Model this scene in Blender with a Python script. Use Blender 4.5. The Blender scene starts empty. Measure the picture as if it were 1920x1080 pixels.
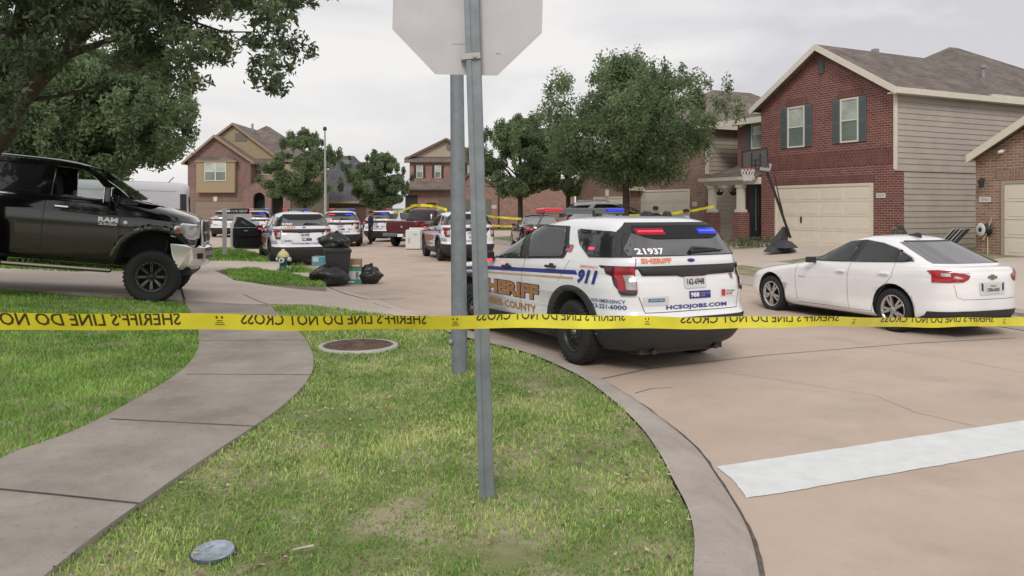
import bpy, bmesh, math, random
import numpy as np
from mathutils import Vector, Matrix, noise
from mathutils.geometry import delaunay_2d_cdt
PI = math.pi
random.seed(7); rng = np.random.default_rng(11)
# ------------------------------------------------------------------ camera, world, sun, exposure
F = 1500.0; H = 1.87; HV = 392.0          # focal length in px of a 1920 wide frame, eye height, horizon row
sc = bpy.context.scene; COL = sc.collection
cam = bpy.data.cameras.new('camera'); camo = bpy.data.objects.new('camera', cam); COL.objects.link(camo)
cam.sensor_width = 36; cam.lens = 36 * F / 1920; cam.shift_y = -(540 - HV) / 1920
cam.clip_start = .05; cam.clip_end = 2000
camo.location = (0, 0, H); camo.rotation_euler = (PI / 2, 0, 0); sc.camera = camo
w = bpy.data.worlds.new("World"); sc.world = w; w.use_nodes = True
nt = w.node_tree; nt.nodes.clear()
def N(t, **k):
    n = nt.nodes.new(t)
    for a, b in k.items(): setattr(n, a, b)
    return n
L = nt.links.new
sky = N('ShaderNodeTexSky', sky_type='NISHITA', sun_disc=False)
sky.sun_elevation = math.radians(40); sky.sun_rotation = math.radians(170)
bg1 = N('ShaderNodeBackground'); bg1.inputs[1].default_value = .1; L(sky.outputs[0], bg1.inputs[0])
tc = N('ShaderNodeTexCoord'); mp = N('ShaderNodeMapping'); mp.inputs['Scale'].default_value = (1.2, 1.2, 4.2); mp.inputs['Location'].default_value = (.35, .1, .2)
L(tc.outputs['Generated'], mp.inputs[0])
ns = N('ShaderNodeTexNoise'); ns.inputs['Scale'].default_value = 1.7; ns.inputs['Detail'].default_value = 7; ns.inputs['Roughness'].default_value = .5; ns.inputs['Distortion'].default_value = .4
L(mp.outputs[0], ns.inputs[0])
rp = N('ShaderNodeValToRGB'); e = rp.color_ramp.elements
e[0].position = .38; e[0].color = (.70, .68, .71, 1); e[1].position = .57; e[1].color = (.96, .94, .915, 1)
e.new(.46).color = (.83, .805, .815, 1)
L(ns.outputs[0], rp.inputs[0])
bg2 = N('ShaderNodeBackground'); bg2.inputs[1].default_value = .97; L(rp.outputs[0], bg2.inputs[0])
mx = N('ShaderNodeMixShader'); mx.inputs[0].default_value = .94; L(bg1.outputs[0], mx.inputs[1]); L(bg2.outputs[0], mx.inputs[2])
wo = N('ShaderNodeOutputWorld'); L(mx.outputs[0], wo.inputs[0])
sun = bpy.data.lights.new('sun', 'SUN'); sun.energy = 1.5; sun.angle = math.radians(18); sun.color = (1, .95, .88)
suno = bpy.data.objects.new('sun', sun); COL.objects.link(suno); suno.rotation_euler = (math.radians(50), 0, math.radians(-10))
sc.view_settings.view_transform = 'Standard'; sc.view_settings.look = 'None'; sc.view_settings.exposure = 0; sc.view_settings.gamma = 1
sc.render.engine = 'CYCLES'

# ------------------------------------------------------------------ helpers
def px(u, v, d): return Vector(((u - 960) * d / F, d, H - (v - HV) * d / F))
def gp(u, v, h=0.):
    d = F * (H - h) / (v - HV); return Vector(((u - 960) * d / F, d, h))
def tag(o, label=None, cat=None, group=None, kind=None):
    if label: o['label'] = label
    if cat: o['category'] = cat
    if group: o['group'] = group
    if kind: o['kind'] = kind
    return o
def empty(name, loc=(0, 0, 0), rz=0., label=None, cat=None, group=None):
    o = bpy.data.objects.new(name, None); COL.objects.link(o); o.location = loc; o.rotation_euler = (0, 0, rz); o.empty_display_size = .2
    return tag(o, label, cat, group)
def kids(o): return [c for c in bpy.data.objects if c.parent == o]
def copy_tree(o, parent=None):
    c = o.copy(); COL.objects.link(c); c.parent = parent
    for ch in kids(o): copy_tree(ch, c)
    return c
MATS = {}
def mat(name, col, rough=.6, metal=0., var=0., vs=6., bump=0., bs=60., spec=.5, ior=1.5, emit=0., coat=0., col2=None, alpha=1., detail=4., trans=0., lo=.35, hi=.65):
    if name in MATS: return MATS[name]
    m = bpy.data.materials.new(name); m.use_nodes = True; t = m.node_tree; b = t.nodes['Principled BSDF']
    b.inputs['Base Color'].default_value = (*col, 1); b.inputs['Roughness'].default_value = rough; b.inputs['Metallic'].default_value = metal
    b.inputs['IOR'].default_value = ior; b.inputs['Specular IOR Level'].default_value = spec; b.inputs['Coat Weight'].default_value = coat; b.inputs['Coat Roughness'].default_value = .04
    b.inputs['Alpha'].default_value = alpha; b.inputs['Transmission Weight'].default_value = trans
    tcn = t.nodes.new('ShaderNodeTexCoord')
    if var or col2:
        n = t.nodes.new('ShaderNodeTexNoise'); n.inputs['Scale'].default_value = vs; n.inputs['Detail'].default_value = detail; n.inputs['Roughness'].default_value = .6
        t.links.new(tcn.outputs['Object'], n.inputs[0])
        r = t.nodes.new('ShaderNodeValToRGB'); r.color_ramp.elements[0].position = lo; r.color_ramp.elements[1].position = hi
        c2 = col2 or tuple(min(1, c * (1 + var)) for c in col); c1 = col if col2 else tuple(c * (1 - var) for c in col)
        r.color_ramp.elements[0].color = (*c1, 1); r.color_ramp.elements[1].color = (*c2, 1)
        t.links.new(n.outputs[0], r.inputs[0]); t.links.new(r.outputs[0], b.inputs['Base Color'])
    if bump:
        n = t.nodes.new('ShaderNodeTexNoise'); n.inputs['Scale'].default_value = bs; n.inputs['Detail'].default_value = 5
        t.links.new(tcn.outputs['Object'], n.inputs[0]); bp = t.nodes.new('ShaderNodeBump'); bp.inputs['Strength'].default_value = bump; bp.inputs['Distance'].default_value = .02
        t.links.new(n.outputs[0], bp.inputs['Height']); t.links.new(bp.outputs[0], b.inputs['Normal'])
    if emit: b.inputs['Emission Color'].default_value = (*col, 1); b.inputs['Emission Strength'].default_value = emit
    MATS[name] = m; return m
def brick(name, c1, c2, mortar, soldier=False):
    m = mat(name, c1, .85); t = m.node_tree; b = t.nodes['Principled BSDF']; k = t.links.new
    tcn = t.nodes.new('ShaderNodeTexCoord'); sp = t.nodes.new('ShaderNodeSeparateXYZ'); k(tcn.outputs['Object'], sp.inputs[0])
    ad = t.nodes.new('ShaderNodeMath'); k(sp.outputs[0], ad.inputs[0]); k(sp.outputs[1], ad.inputs[1])
    cb = t.nodes.new('ShaderNodeCombineXYZ')
    if soldier: k(sp.outputs[2], cb.inputs[0]); k(ad.outputs[0], cb.inputs[1])
    else: k(ad.outputs[0], cb.inputs[0]); k(sp.outputs[2], cb.inputs[1])
    br = t.nodes.new('ShaderNodeTexBrick'); k(cb.outputs[0], br.inputs[0])
    br.inputs['Color1'].default_value = (*c1, 1); br.inputs['Color2'].default_value = (*c2, 1); br.inputs['Mortar'].default_value = (*mortar, 1)
    br.inputs['Scale'].default_value = 1; br.inputs['Brick Width'].default_value = .23; br.inputs['Row Height'].default_value = .084; br.inputs['Mortar Size'].default_value = .011; br.inputs['Mortar Smooth'].default_value = .3
    n = t.nodes.new('ShaderNodeTexNoise'); n.inputs['Scale'].default_value = 2.2; n.inputs['Detail'].default_value = 6; k(tcn.outputs['Object'], n.inputs[0])
    r = t.nodes.new('ShaderNodeMapRange'); k(n.outputs[0], r.inputs[0]); r.inputs['To Min'].default_value = .7; r.inputs['To Max'].default_value = 1.3
    mm = t.nodes.new('ShaderNodeMix'); mm.data_type = 'RGBA'; mm.blend_type = 'MULTIPLY'; mm.inputs[0].default_value = 1
    k(br.outputs[0], mm.inputs[6]); k(r.outputs[0], mm.inputs[7]); k(mm.outputs[2], b.inputs['Base Color'])
    bp = t.nodes.new('ShaderNodeBump'); bp.invert = True; bp.inputs['Distance'].default_value = .01; bp.inputs['Strength'].default_value = .6
    k(br.outputs[1], bp.inputs['Height']); k(bp.outputs[0], b.inputs['Normal'])
    return m
def shingle(name, c):
    m = mat(name, c, .95, var=.25, vs=1.2, detail=8); t = m.node_tree; b = t.nodes['Principled BSDF']; k = t.links.new
    tcn = t.nodes.new('ShaderNodeTexCoord'); sp = t.nodes.new('ShaderNodeSeparateXYZ'); k(tcn.outputs['Object'], sp.inputs[0])
    ad = t.nodes.new('ShaderNodeMath'); k(sp.outputs[0], ad.inputs[0]); k(sp.outputs[1], ad.inputs[1])
    cb = t.nodes.new('ShaderNodeCombineXYZ'); k(ad.outputs[0], cb.inputs[0]); k(sp.outputs[2], cb.inputs[1])
    br = t.nodes.new('ShaderNodeTexBrick'); k(cb.outputs[0], br.inputs[0]); br.inputs['Scale'].default_value = 1; br.inputs['Brick Width'].default_value = .3; br.inputs['Row Height'].default_value = .08; br.inputs['Mortar Size'].default_value = .008
    br.inputs['Color1'].default_value = (.8, .8, .8, 1); br.inputs['Color2'].default_value = (1.15, 1.15, 1.15, 1); br.inputs['Mortar'].default_value = (.6, .6, .6, 1)
    src = b.inputs['Base Color'].links[0].from_socket
    mm = t.nodes.new('ShaderNodeMix'); mm.data_type = 'RGBA'; mm.blend_type = 'MULTIPLY'; mm.inputs[0].default_value = 1
    k(src, mm.inputs[6]); k(br.outputs[0], mm.inputs[7]); k(mm.outputs[2], b.inputs['Base Color'])
    return m

class MB:
    def __init__(s): s.v = []; s.f = []; s.m = []; s.s = []
    def add(s, vs, fs, m=0, sm=False):
        o = len(s.v); s.v += [tuple(v) for v in vs]
        for f in fs: s.f.append([i + o for i in f]); s.m.append(m); s.s.append(sm)
        return s
    def box(s, x0, x1, y0, y1, z0, z1, m=0):
        return s.add([(x0,y0,z0),(x1,y0,z0),(x1,y1,z0),(x0,y1,z0),(x0,y0,z1),(x1,y0,z1),(x1,y1,z1),(x0,y1,z1)],
              [(0,3,2,1),(4,5,6,7),(0,1,5,4),(1,2,6,5),(2,3,7,6),(3,0,4,7)], m)
    def obox(s, M, sx, sy, sz, m=0):     # box centred on matrix M
        o = len(s.v); s.box(-sx/2, sx/2, -sy/2, sy/2, -sz/2, sz/2, m)
        for i in range(o, len(s.v)): s.v[i] = tuple(M @ Vector(s.v[i]))
        return s
    def beam(s, p, q, wx, wz, m=0, up=(0,0,1)):
        p = Vector(p); q = Vector(q); d = (q - p); l = d.length; d.normalize(); u = Vector(up)
        r = d.cross(u)
        if r.length < 1e-4: r = Vector((1,0,0))
        r.normalize(); u = r.cross(d)
        M = Matrix((r, d, u)).transposed().to_4x4(); M.translation = (p + q) / 2
        return s.obox(M, wx, l, wz, m)
    def prism(s, poly, a, b, ax='y', m=0):
        def P(p, t): return {'y': (p[0], t, p[1]), 'x': (t, p[0], p[1]), 'z': (p[0], p[1], t)}[ax]
        n = len(poly); vs = [P(p, a) for p in poly] + [P(p, b) for p in poly]
        fs = [tuple(range(n))[::-1], tuple(range(n, 2*n))] + [(i, (i+1) % n, (i+1) % n + n, i + n) for i in range(n)]
        return s.add(vs, fs, m)
    def cyl(s, p, q, r0, r1=None, n=16, m=0, cap=True, sm=True):
        r1 = r0 if r1 is None else r1; p = Vector(p); q = Vector(q); d = (q - p).normalized()
        a = d.orthogonal().normalized(); b = d.cross(a); o = len(s.v); vs = []
        for c, r in ((p, r0), (q, r1)):
            for i in range(n): t = 2*PI*i/n; vs.append(c + a*math.cos(t)*r + b*math.sin(t)*r)
        s.add(vs, [(i, (i+1) % n, (i+1) % n + n, i + n) for i in range(n)], m, sm)
        if cap: s.add(vs[:n], [tuple(range(n))[::-1]], m); s.add(vs[n:], [tuple(range(n))], m)
        return s
    def tube(s, pts, r, n=8, m=0):
        rs = r if isinstance(r, (list, tuple)) else [r]*len(pts); pts = [Vector(p) for p in pts]; vs = []; 
        a = None
        for i, p in enumerate(pts):
            d = (pts[min(i+1, len(pts)-1)] - pts[max(i-1, 0)]).normalized()
            a = d.orthogonal().normalized() if a is None else (a - d * a.dot(d)).normalized()
            b = d.cross(a)
            for k in range(n): t = 2*PI*k/n; vs.append(p + (a*math.cos(t) + b*math.sin(t)) * rs[i])
        fs = [(i*n+k, i*n+(k+1) % n, (i+1)*n+(k+1) % n, (i+1)*n+k) for i in range(len(pts)-1) for k in range(n)]
        s.add(vs, fs, m, True); s.add(vs[:n], [tuple(range(n))[::-1]], m); s.add(vs[-n:], [tuple(range(n))], m); return s
    def lathe(s, prof, n=32, M=None, m=0, sm=True):
        M = M or Matrix(); vs = []
        for r, z in prof:
            for i in range(n): t = 2*PI*i/n; vs.append(M @ Vector((r*math.cos(t), r*math.sin(t), z)))
        fs = [(j*n+i, j*n+(i+1) % n, (j+1)*n+(i+1) % n, (j+1)*n+i) for j in range(len(prof)-1) for i in range(n)]
        return s.add(vs, fs, m, sm)
    def build(s, name, mats, parent=None, bevel=0., label=None, solid=0.):
        me = bpy.data.meshes.new(name); me.from_pydata(s.v, [], s.f); mats = mats if isinstance(mats, (list, tuple)) else [mats]
        for x in mats: me.materials.append(x)
        me.polygons.foreach_set('material_index', s.m); me.polygons.foreach_set('use_smooth', s.s); me.update()
        o = bpy.data.objects.new(name, me); COL.objects.link(o); o.parent = parent
        if bevel:
            b = o.modifiers.new('b', 'BEVEL'); b.width = bevel; b.segments = 2; b.limit_method = 'ANGLE'
        if solid:
            b = o.modifiers.new('s', 'SOLIDIFY'); b.thickness = solid
        if label: o['label'] = label
        return o
def inpoly(P, poly):
    x = P[:, 0]; y = P[:, 1]; r = np.zeros(len(P), bool); n = len(poly)
    for i in range(n):
        x0, y0 = poly[i][0], poly[i][1]; x1, y1 = poly[(i+1) % n][0], poly[(i+1) % n][1]
        if y0 == y1: continue
        c = ((y0 > y) != (y1 > y)) & (x < (x1-x0)*(y-y0)/(y1-y0)+x0); r ^= c
    return r
def fillpoly(loops, cell):
    """constrained triangulation of loops (even-odd) with interior grid; returns verts2d, tris"""
    vs = []; es = []
    for lp in loops:
        o = len(vs); pts = []
        for i in range(len(lp)):
            a = Vector(lp[i][:2]); b = Vector(lp[(i+1) % len(lp)][:2]); k = max(1, int((b-a).length / cell))
            pts += [a.lerp(b, j/k) for j in range(k)]
        vs += pts; es += [(o+i, o+(i+1) % len(pts)) for i in range(len(pts))]
    A = np.array([tuple(v) for v in vs]); x0, y0 = A.min(0); x1, y1 = A.max(0)
    gx = np.arange(x0+cell/2, x1, cell); gy = np.arange(y0+cell/2, y1, cell)
    if len(gx) and len(gy):
        G = np.stack(np.meshgrid(gx, gy), -1).reshape(-1, 2); k = np.zeros(len(G), bool)
        for lp in loops: k ^= inpoly(G, lp)
        G = G[k]
        if len(G) and len(A) < 4000:
            d = np.min(((G[:, None, :]-A[None])**2).sum(-1), 1); G = G[d > (cell*.35)**2]
        vs += [Vector(g) for g in G]
    r = delaunay_2d_cdt(vs, es, [], 0, 1e-6)
    V = r[0]; T = [t for t in r[2]]; C = np.array([((V[a].x+V[b].x+V[c].x)/3, (V[a].y+V[b].y+V[c].y)/3) for a, b, c in T]); k = np.zeros(len(T), bool)
    for lp in loops: k ^= inpoly(C, lp)
    return [tuple(v) for v in V], [t for t, q in zip(T, k) if q]
def patch(name, loops, fn, m, parent=None, cell=.08, label=None, flip=False, solid=0.):
    if not isinstance(loops[0][0], (tuple, list, Vector)): loops = [loops]
    V, T = fillpoly(loops, cell); mb = MB(); mb.add([fn(*v) for v in V], [t[::-1] if flip else t for t in T], 0, True)
    return mb.build(name, m, parent, label=label, solid=solid)
_tc = {}
def text2d(s, bold=.0):
    if (s, bold) in _tc: return _tc[(s, bold)]
    cu = bpy.data.curves.new('t', 'FONT'); cu.body = s; cu.size = 1; cu.offset = bold; cu.resolution_u = 2
    o = bpy.data.objects.new('t', cu); COL.objects.link(o); dg = bpy.context.evaluated_depsgraph_get()
    me = bpy.data.meshes.new_from_object(o.evaluated_get(dg)); V = np.array([v.co[:2] for v in me.vertices]); T = [tuple(p.vertices) for p in me.polygons]
    bpy.data.objects.remove(o); bpy.data.curves.remove(cu); bpy.data.meshes.remove(me)
    mn = V.min(0); V = (V - mn) / (V.max(0) - mn); _tc[(s, bold)] = (V, T); return V, T
def words(V, T, thr):
    iv = sorted((min(V[i][0] for i in t), max(V[i][0] for i in t), t) for t in T); out = []; hi = -9
    for x0, x1, t in iv:
        if x0 > hi+thr: out.append([])
        out[-1].append(t); hi = max(hi, x1)
    return out
def text(name, s, fn, u0, u1, v0, v1, m, parent, bold=.02, shear=0., flip=False, mb=None):
    """map text into box u0..u1, v0..v1 of a 2d chart and through fn(u,v)"""
    V, T = text2d(s, bold); pts = [fn(u0+(u1-u0)*a+shear*(v1-v0)*b, v0+(v1-v0)*b) for a, b in V]
    if ' ' in s and '\n' not in s and not mb:      # one part per word
        for g_ in words(V, T, .3/len(s)):
            ix = sorted({i for t in g_ for i in t}); mp_ = {i: j for j, i in enumerate(ix)}; q = MB(); q.add([pts[i] for i in ix], [[mp_[i] for i in (t[::-1] if flip else t)] for t in g_]); o = q.build(name, m, parent)
        return o
    mb0 = mb or MB(); mb0.add(pts, [t[::-1] if flip else t for t in T])
    if mb: return mb
    return mb0.build(name, m, parent)
def fnoise(x, y, s=1.): return noise.noise(Vector((x*s, y*s, .37)))
def rect(a, b, c, d): return [(a, c), (b, c), (b, d), (a, d)]
def rrect(a, b, c, d, r, k=4):
    o = []
    for cx, cy, t0 in ((b-r, d-r, 0), (a+r, d-r, 90), (a+r, c+r, 180), (b-r, c+r, 270)):
        for i in range(k+1): t = math.radians(t0+90*i/k); o.append((cx+r*math.cos(t), cy+r*math.sin(t)))
    return o
def arc(cx, cy, r, t0, t1, k=16, ry=None): return [(cx+r*math.cos(math.radians(t0+(t1-t0)*i/k)), cy+(ry or r)*math.sin(math.radians(t0+(t1-t0)*i/k))) for i in range(k+1)]

# ------------------------------------------------------------------ materials
white = mat('white_paint', (.80,.81,.84), .22, coat=.6, var=.03, vs=2)
whiteC = mat('white_gloss', (.87,.87,.89), .2, coat=.6, var=.03, vs=2)
blackP = mat('black_paint', (.004,.004,.005), .10, coat=1., spec=.6)
maroon = mat('maroon_paint', (.09,.012,.02), .25, coat=.5)
clad = mat('black_cladding', (.028,.029,.03), .55, bump=.1, bs=300)
glass = mat('tinted_glass', (.02,.022,.024), .04, ior=1.6, var=.3, vs=1.5)
glassL = mat('light_glass', (.035,.05,.045), .05, ior=1.7, var=.3, vs=3)
rubber = mat('rubber', (.018,.018,.019), .8, bump=.2, bs=120)
steel = mat('black_steel', (.02,.02,.022), .4)
silver = mat('silver_alloy', (.55,.55,.56), .25, metal=.85)
chrome = mat('chrome', (.8,.8,.82), .07, metal=1.)
darkin = mat('dark_interior', (.012,.012,.013), .8)
redl = mat('red_lens', (.32,.006,.018), .12, coat=.5, var=.25, vs=7, detail=0)
dredl = mat('dark_red_lens', (.07,.004,.012), .12, coat=.5)
clearl = mat('clear_lens', (.42,.42,.42), .1, coat=.5, var=.35, vs=9, detail=0)
amber = mat('amber_lens', (.5,.1,.02), .15)
redE = mat('lit_red', (1,.02,.05), .3, emit=3.2); blueE = mat('lit_blue', (.02,.06,1), .3, emit=3.5)
redO = mat('red_dome', (.45,.01,.02), .15, coat=.5, emit=.35); blueO = mat('blue_dome', (.01,.03,.45), .15, coat=.5, emit=.5)
navy = mat('navy_vinyl', (.02,.03,.22), .4); gold = mat('gold_vinyl', (.42,.2,.06), .4, var=.2, vs=40); orange = mat('orange_vinyl', (.75,.22,.1), .4); wht = mat('white_vinyl', (.8,.8,.8), .5); tanv = mat('tan_stripe', (.55,.33,.2), .5)
blk = mat('black_print', (.02,.02,.02), .6); red = mat('red_print', (.5,.03,.04), .5); grayv = mat('grey_print', (.3,.3,.32), .5)
galv = mat('galvanised', (.21,.24,.26), .5, metal=.25, var=.12, vs=9, bump=.05, bs=40)
alum = mat('aluminium_sheet', (.50,.49,.515), .5, metal=.1, var=.05, vs=5)
conc = mat('street_concrete', (.47,.37,.30), .9, var=.0, col2=(.54,.44,.365), vs=.9, bump=.12, bs=90, detail=9, lo=.3, hi=.7)
drive = mat('driveway_concrete', (.50,.425,.36), .9, col2=(.61,.53,.46), vs=1.1, bump=.12, bs=90, detail=9, lo=.3, hi=.7)
def specks(m, sc_=28., lo=.60, hi=.72, dark=.6, big=0.):
    t = m.node_tree; b = t.nodes['Principled BSDF']; k = t.links.new; src = b.inputs['Base Color'].links[0].from_socket; tcn = t.nodes.new('ShaderNodeTexCoord')
    for s_, l_, h_, d_ in ((sc_, lo, hi, dark), (.55, .52, .75, 1-big), (7., .56, .8, .88)):
        n = t.nodes.new('ShaderNodeTexNoise'); n.inputs['Scale'].default_value = s_; n.inputs['Detail'].default_value = 6; n.inputs['Roughness'].default_value = .7; k(tcn.outputs['Object'], n.inputs[0])
        r = t.nodes.new('ShaderNodeMapRange'); k(n.outputs[0], r.inputs[0]); r.inputs['From Min'].default_value = l_; r.inputs['From Max'].default_value = h_; r.inputs['To Min'].default_value = 1; r.inputs['To Max'].default_value = d_
        mm = t.nodes.new('ShaderNodeMix'); mm.data_type = 'RGBA'; mm.blend_type = 'MULTIPLY'; mm.inputs[0].default_value = 1; k(src, mm.inputs[6]); k(r.outputs[0], mm.inputs[7]); src = mm.outputs[2]
    k(src, b.inputs['Base Color'])
walk = mat('sidewalk_concrete', (.245,.215,.185), .92, col2=(.38,.34,.30), vs=1.4, bump=.2, bs=70, detail=9, lo=.32, hi=.68)
kerbm = mat('kerb_concrete', (.33,.29,.26), .92, col2=(.46,.41,.37), vs=2.2, bump=.2, bs=70, detail=9, lo=.3, hi=.7)
specks(conc, 30, .62, .75, .7, .22); specks(drive, 30, .6, .75, .7, .2); specks(walk, 35, .56, .72, .62, .25); specks(kerbm, 35, .56, .72, .6, .25)
joint = mat('joint_tar', (.07,.06,.055), .9)
stopw = mat('stop_line_paint', (.64,.66,.66), .7, col2=(.74,.76,.76), vs=6, detail=8, lo=.3)
lawnm = mat('lawn_soil', (.20,.21,.09), 1., col2=(.38,.31,.23), vs=2.2, bump=.5, bs=60, detail=12, lo=.46, hi=.62)
leafm = None
def foliage(name, c1, c2, tr=.25):
    m = bpy.data.materials.new(name); m.use_nodes = True; t = m.node_tree; b = t.nodes['Principled BSDF']; k = t.links.new
    tcn = t.nodes.new('ShaderNodeTexCoord'); n = t.nodes.new('ShaderNodeTexNoise'); n.inputs['Scale'].default_value = 1.1; n.inputs['Detail'].default_value = 8; k(tcn.outputs['Object'], n.inputs[0])
    a = t.nodes.new('ShaderNodeAttribute'); a.attribute_name = 'tone'
    ad = t.nodes.new('ShaderNodeMath'); ad.operation = 'ADD'; k(n.outputs[0], ad.inputs[0]); k(a.outputs['Fac'], ad.inputs[1])
    r = t.nodes.new('ShaderNodeValToRGB'); r.color_ramp.elements[0].position = .3; r.color_ramp.elements[1].position = .8; r.color_ramp.elements[0].color = (*c1, 1); r.color_ramp.elements[1].color = (*c2, 1)
    k(ad.outputs[0], r.inputs[0]); k(r.outputs[0], b.inputs['Base Color']); b.inputs['Roughness'].default_value = .6; b.inputs['Specular IOR Level'].default_value = .3
    tl = t.nodes.new('ShaderNodeBsdfTranslucent'); k(r.outputs[0], tl.inputs[0]); mxs = t.nodes.new('ShaderNodeMixShader'); mxs.inputs[0].default_value = tr
    k(b.outputs[0], mxs.inputs[1]); k(tl.outputs[0], mxs.inputs[2]); k(mxs.outputs[0], t.nodes['Material Output'].inputs[0]); MATS[name] = m; return m
leafA = foliage('oak_leaves', (.075,.105,.055), (.19,.24,.13), .5); leafB = foliage('leaf_green', (.125,.18,.09), (.29,.37,.20), .5); grassm = foliage('grass_blades', (.18,.35,.07), (.66,.74,.30), .4)
grassd = foliage('lush_grass', (.14,.30,.05), (.42,.62,.16), .35)
bark = mat('bark', (.07,.055,.045), .95, var=.35, vs=14, bump=.8, bs=25)

# ------------------------------------------------------------------ ground
def smooth(a, b, x): t = min(1, max(0, (x-a)/(b-a))); return t*t*(3-2*t)
KR = Vector((8.2, 12.87)); KD = Vector((-.268, .963)); KN = Vector((.963, .268))
def hz(x, y):
    """terrain height of yards"""
    z = .14
    x0 = -4.8 - .62*max(0, y-17.2)
    if x < x0: z += min(.7, .075*(x0-x))
    t = (Vector((x, y)) - KR).dot(KN)
    if x > -3 and y > 9: z = .13 + .37*smooth(1.0, 8.5, t)
    return z
def sheet(name, loop, m, hf, cell=.8, skirt=.2, kind='structure'):
    V, T = fillpoly([loop], cell); mb = MB(); mb.add([(x, y, hf(x, y)) for x, y in V], T, 0, True)
    if skirt:
        lp = [Vector(p[:2]) for p in loop]; pts = []
        for i in range(len(lp)):
            a = lp[i]; b = lp[(i+1) % len(lp)]; k = max(1, int((b-a).length/cell)); pts += [a.lerp(b, j/k) for j in range(k)]
        n = len(pts); mb.add([(p.x, p.y, hf(p.x, p.y)) for p in pts] + [(p.x, p.y, hf(p.x, p.y)-skirt) for p in pts], [(i, (i+1) % n, (i+1) % n+n, i+n) for i in range(n)], 1)
    return tag(mb.build(name, [m, kerbm]), kind=kind)
def pl(pts, h=.14): return [gp(u, v, h).to_2d() for u, v in pts]
g = MB(); g.add([(-700,-60,-.06),(700,-60,-.06),(700,1500,-.06),(-700,1500,-.06)], [(0,1,2,3)])
tag(g.build('ground', mat('far_ground', (.10,.14,.05), 1., var=.3, vs=.2)), kind='structure')
sheet('street', [(-34,-12),(40,-12),(40,12),(34,70),(-46,70),(-46,25)], conc, lambda x, y: 0., cell=4, skirt=0)

kin = [(1297,1200),(1300,1080),(1302,1010),(1290,955),(1262,900),(1236,850),(1200,800),(1150,752),(1100,714),(1060,692),(1000,666),(950,652),(905,641),(870,632),(840,622),(800,606)]
kout = [(1452,1200),(1430,1080),(1414,1010),(1388,955),(1345,888),(1308,838),(1250,789),(1182,741),(1112,704),(1042,673),(985,653),(940,641),(900,630),(872,622),(845,613),(808,599)]
swR = [(60,1105),(190,1000),(340,893),(410,846),(480,800),(528,765),(562,733),(582,705),(588,685),(585,662),(573,637),(548,611),(520,588),(503,572)]
swL = [(-190,1105),(-110,960),(0,865),(65,838),(130,815),(180,792),(228,766),(268,744),(305,722),(338,699),(360,676),(372,652),(373,628),(366,606),(355,588),(346,573)]
def dens(p, k=4):
    """smooth a point list with Catmull-Rom"""
    o = []
    for i in range(len(p)-1):
        a = p[max(i-1, 0)]; b = p[i]; c = p[i+1]; d = p[min(i+2, len(p)-1)]
        for j in range(k):
            t = j/k; o.append(tuple(.5*(2*b[q]+(c[q]-a[q])*t+(2*a[q]-5*b[q]+4*c[q]-d[q])*t*t+(3*b[q]-a[q]-3*c[q]+d[q])*t**3) for q in (0, 1)))
    return o + [p[-1]]
kinW = dens([tuple(p) for p in pl(kin)]); koutW = dens([tuple(p) for p in pl(kout, .02)]); swRW = dens([tuple(p) for p in pl(swR)]); swLW = dens([tuple(p) for p in pl(swL)])
lawn1 = kinW + [tuple(gp(u, v, .14).to_2d()) for u, v in ((760,596),(700,585),(640,579),(570,573))] + swRW[::-1] + [(-2.5, 1.9), (.9, 1.9)]
def bumpy(x, y): return hz(x, y) + .018*fnoise(x, y, 1.3) + .01*fnoise(x, y, 4) - .012
sheet('lawn', lawn1, lawnm, bumpy, cell=.22)
drv_near = 13.75
lawn2 = swLW + [(-14, drv_near), (-14, -1), (-4.2, 1.2)]
sheet('lawn', lawn2, lawnm, bumpy, cell=.3)
kb = MB(); n = len(kinW); prof = [(0, .148), (.45, .142), (.8, .06), (1., .006)]
vs = []
for a, b in zip(kinW, koutW):
    for t, z in prof: vs.append((a[0]+(b[0]-a[0])*t, a[1]+(b[1]-a[1])*t, z))
vs0 = [(v[0], v[1], -.1) for v in vs]
kb.add(vs, [(i*4+j, i*4+j+1, (i+1)*4+j+1, (i+1)*4+j) for i in range(n-1) for j in range(3)], 0, True)
tag(kb.build('kerb', kerbm), kind='structure')
sheet('sidewalk', swRW + swLW[::-1] , walk, lambda x, y: hz(x, y)+.018, cell=.4)
# driveway of the truck with its apron to the street
apr = [tuple(gp(u, v, .14).to_2d()) for u, v in ((346,573),(505,571),(570,572),(640,578),(700,584),(760,595),(800,603))] + [tuple(gp(u, v, .02).to_2d()) for u, v in ((845,613),(838,600),(760,580),(690,556),(640,543),(606,536))] + [tuple(gp(u, v, .14).to_2d()) for u, v in ((590,536),(500,534),(440,531),(424,520),(400,508),(345,520))] + [(-11, 17.0), (-20, 17.2), (-20, drv_near)]
def hdrv(x, y):
    z = hz(x, y)
    d = gp(820, 606, .0).to_2d(); n_ = Vector((.85, .53)); t = (Vector((x, y))-d).dot(n_)
    return z*(1-smooth(-1.5, .3, t)) + .012
sheet('driveway', apr, drive, hdrv, cell=.35, skirt=.15)
s1 = [tuple(p) for p in pl([(424,505),(470,503),(540,511),(600,527),(612,536),(590,536),(500,534),(440,531),(424,520)])]
sheet('lawn', s1, lawnm, bumpy, cell=.4)
s2 = [tuple(p) for p in pl([(386,470),(400,466),(440,465),(478,474),(514,489),(500,491),(440,489),(400,489)])]
sheet('lawn', s2, lawnm, bumpy, cell=.4)
sheet('driveway', [tuple(p) for p in pl([(330,520),(345,521),(400,508),(424,505),(470,503),(540,511),(600,527),(520,489),(514,488),(500,491),(440,489),(330,489)], .13)], drive, lambda x, y: .137, cell=.8)
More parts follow.
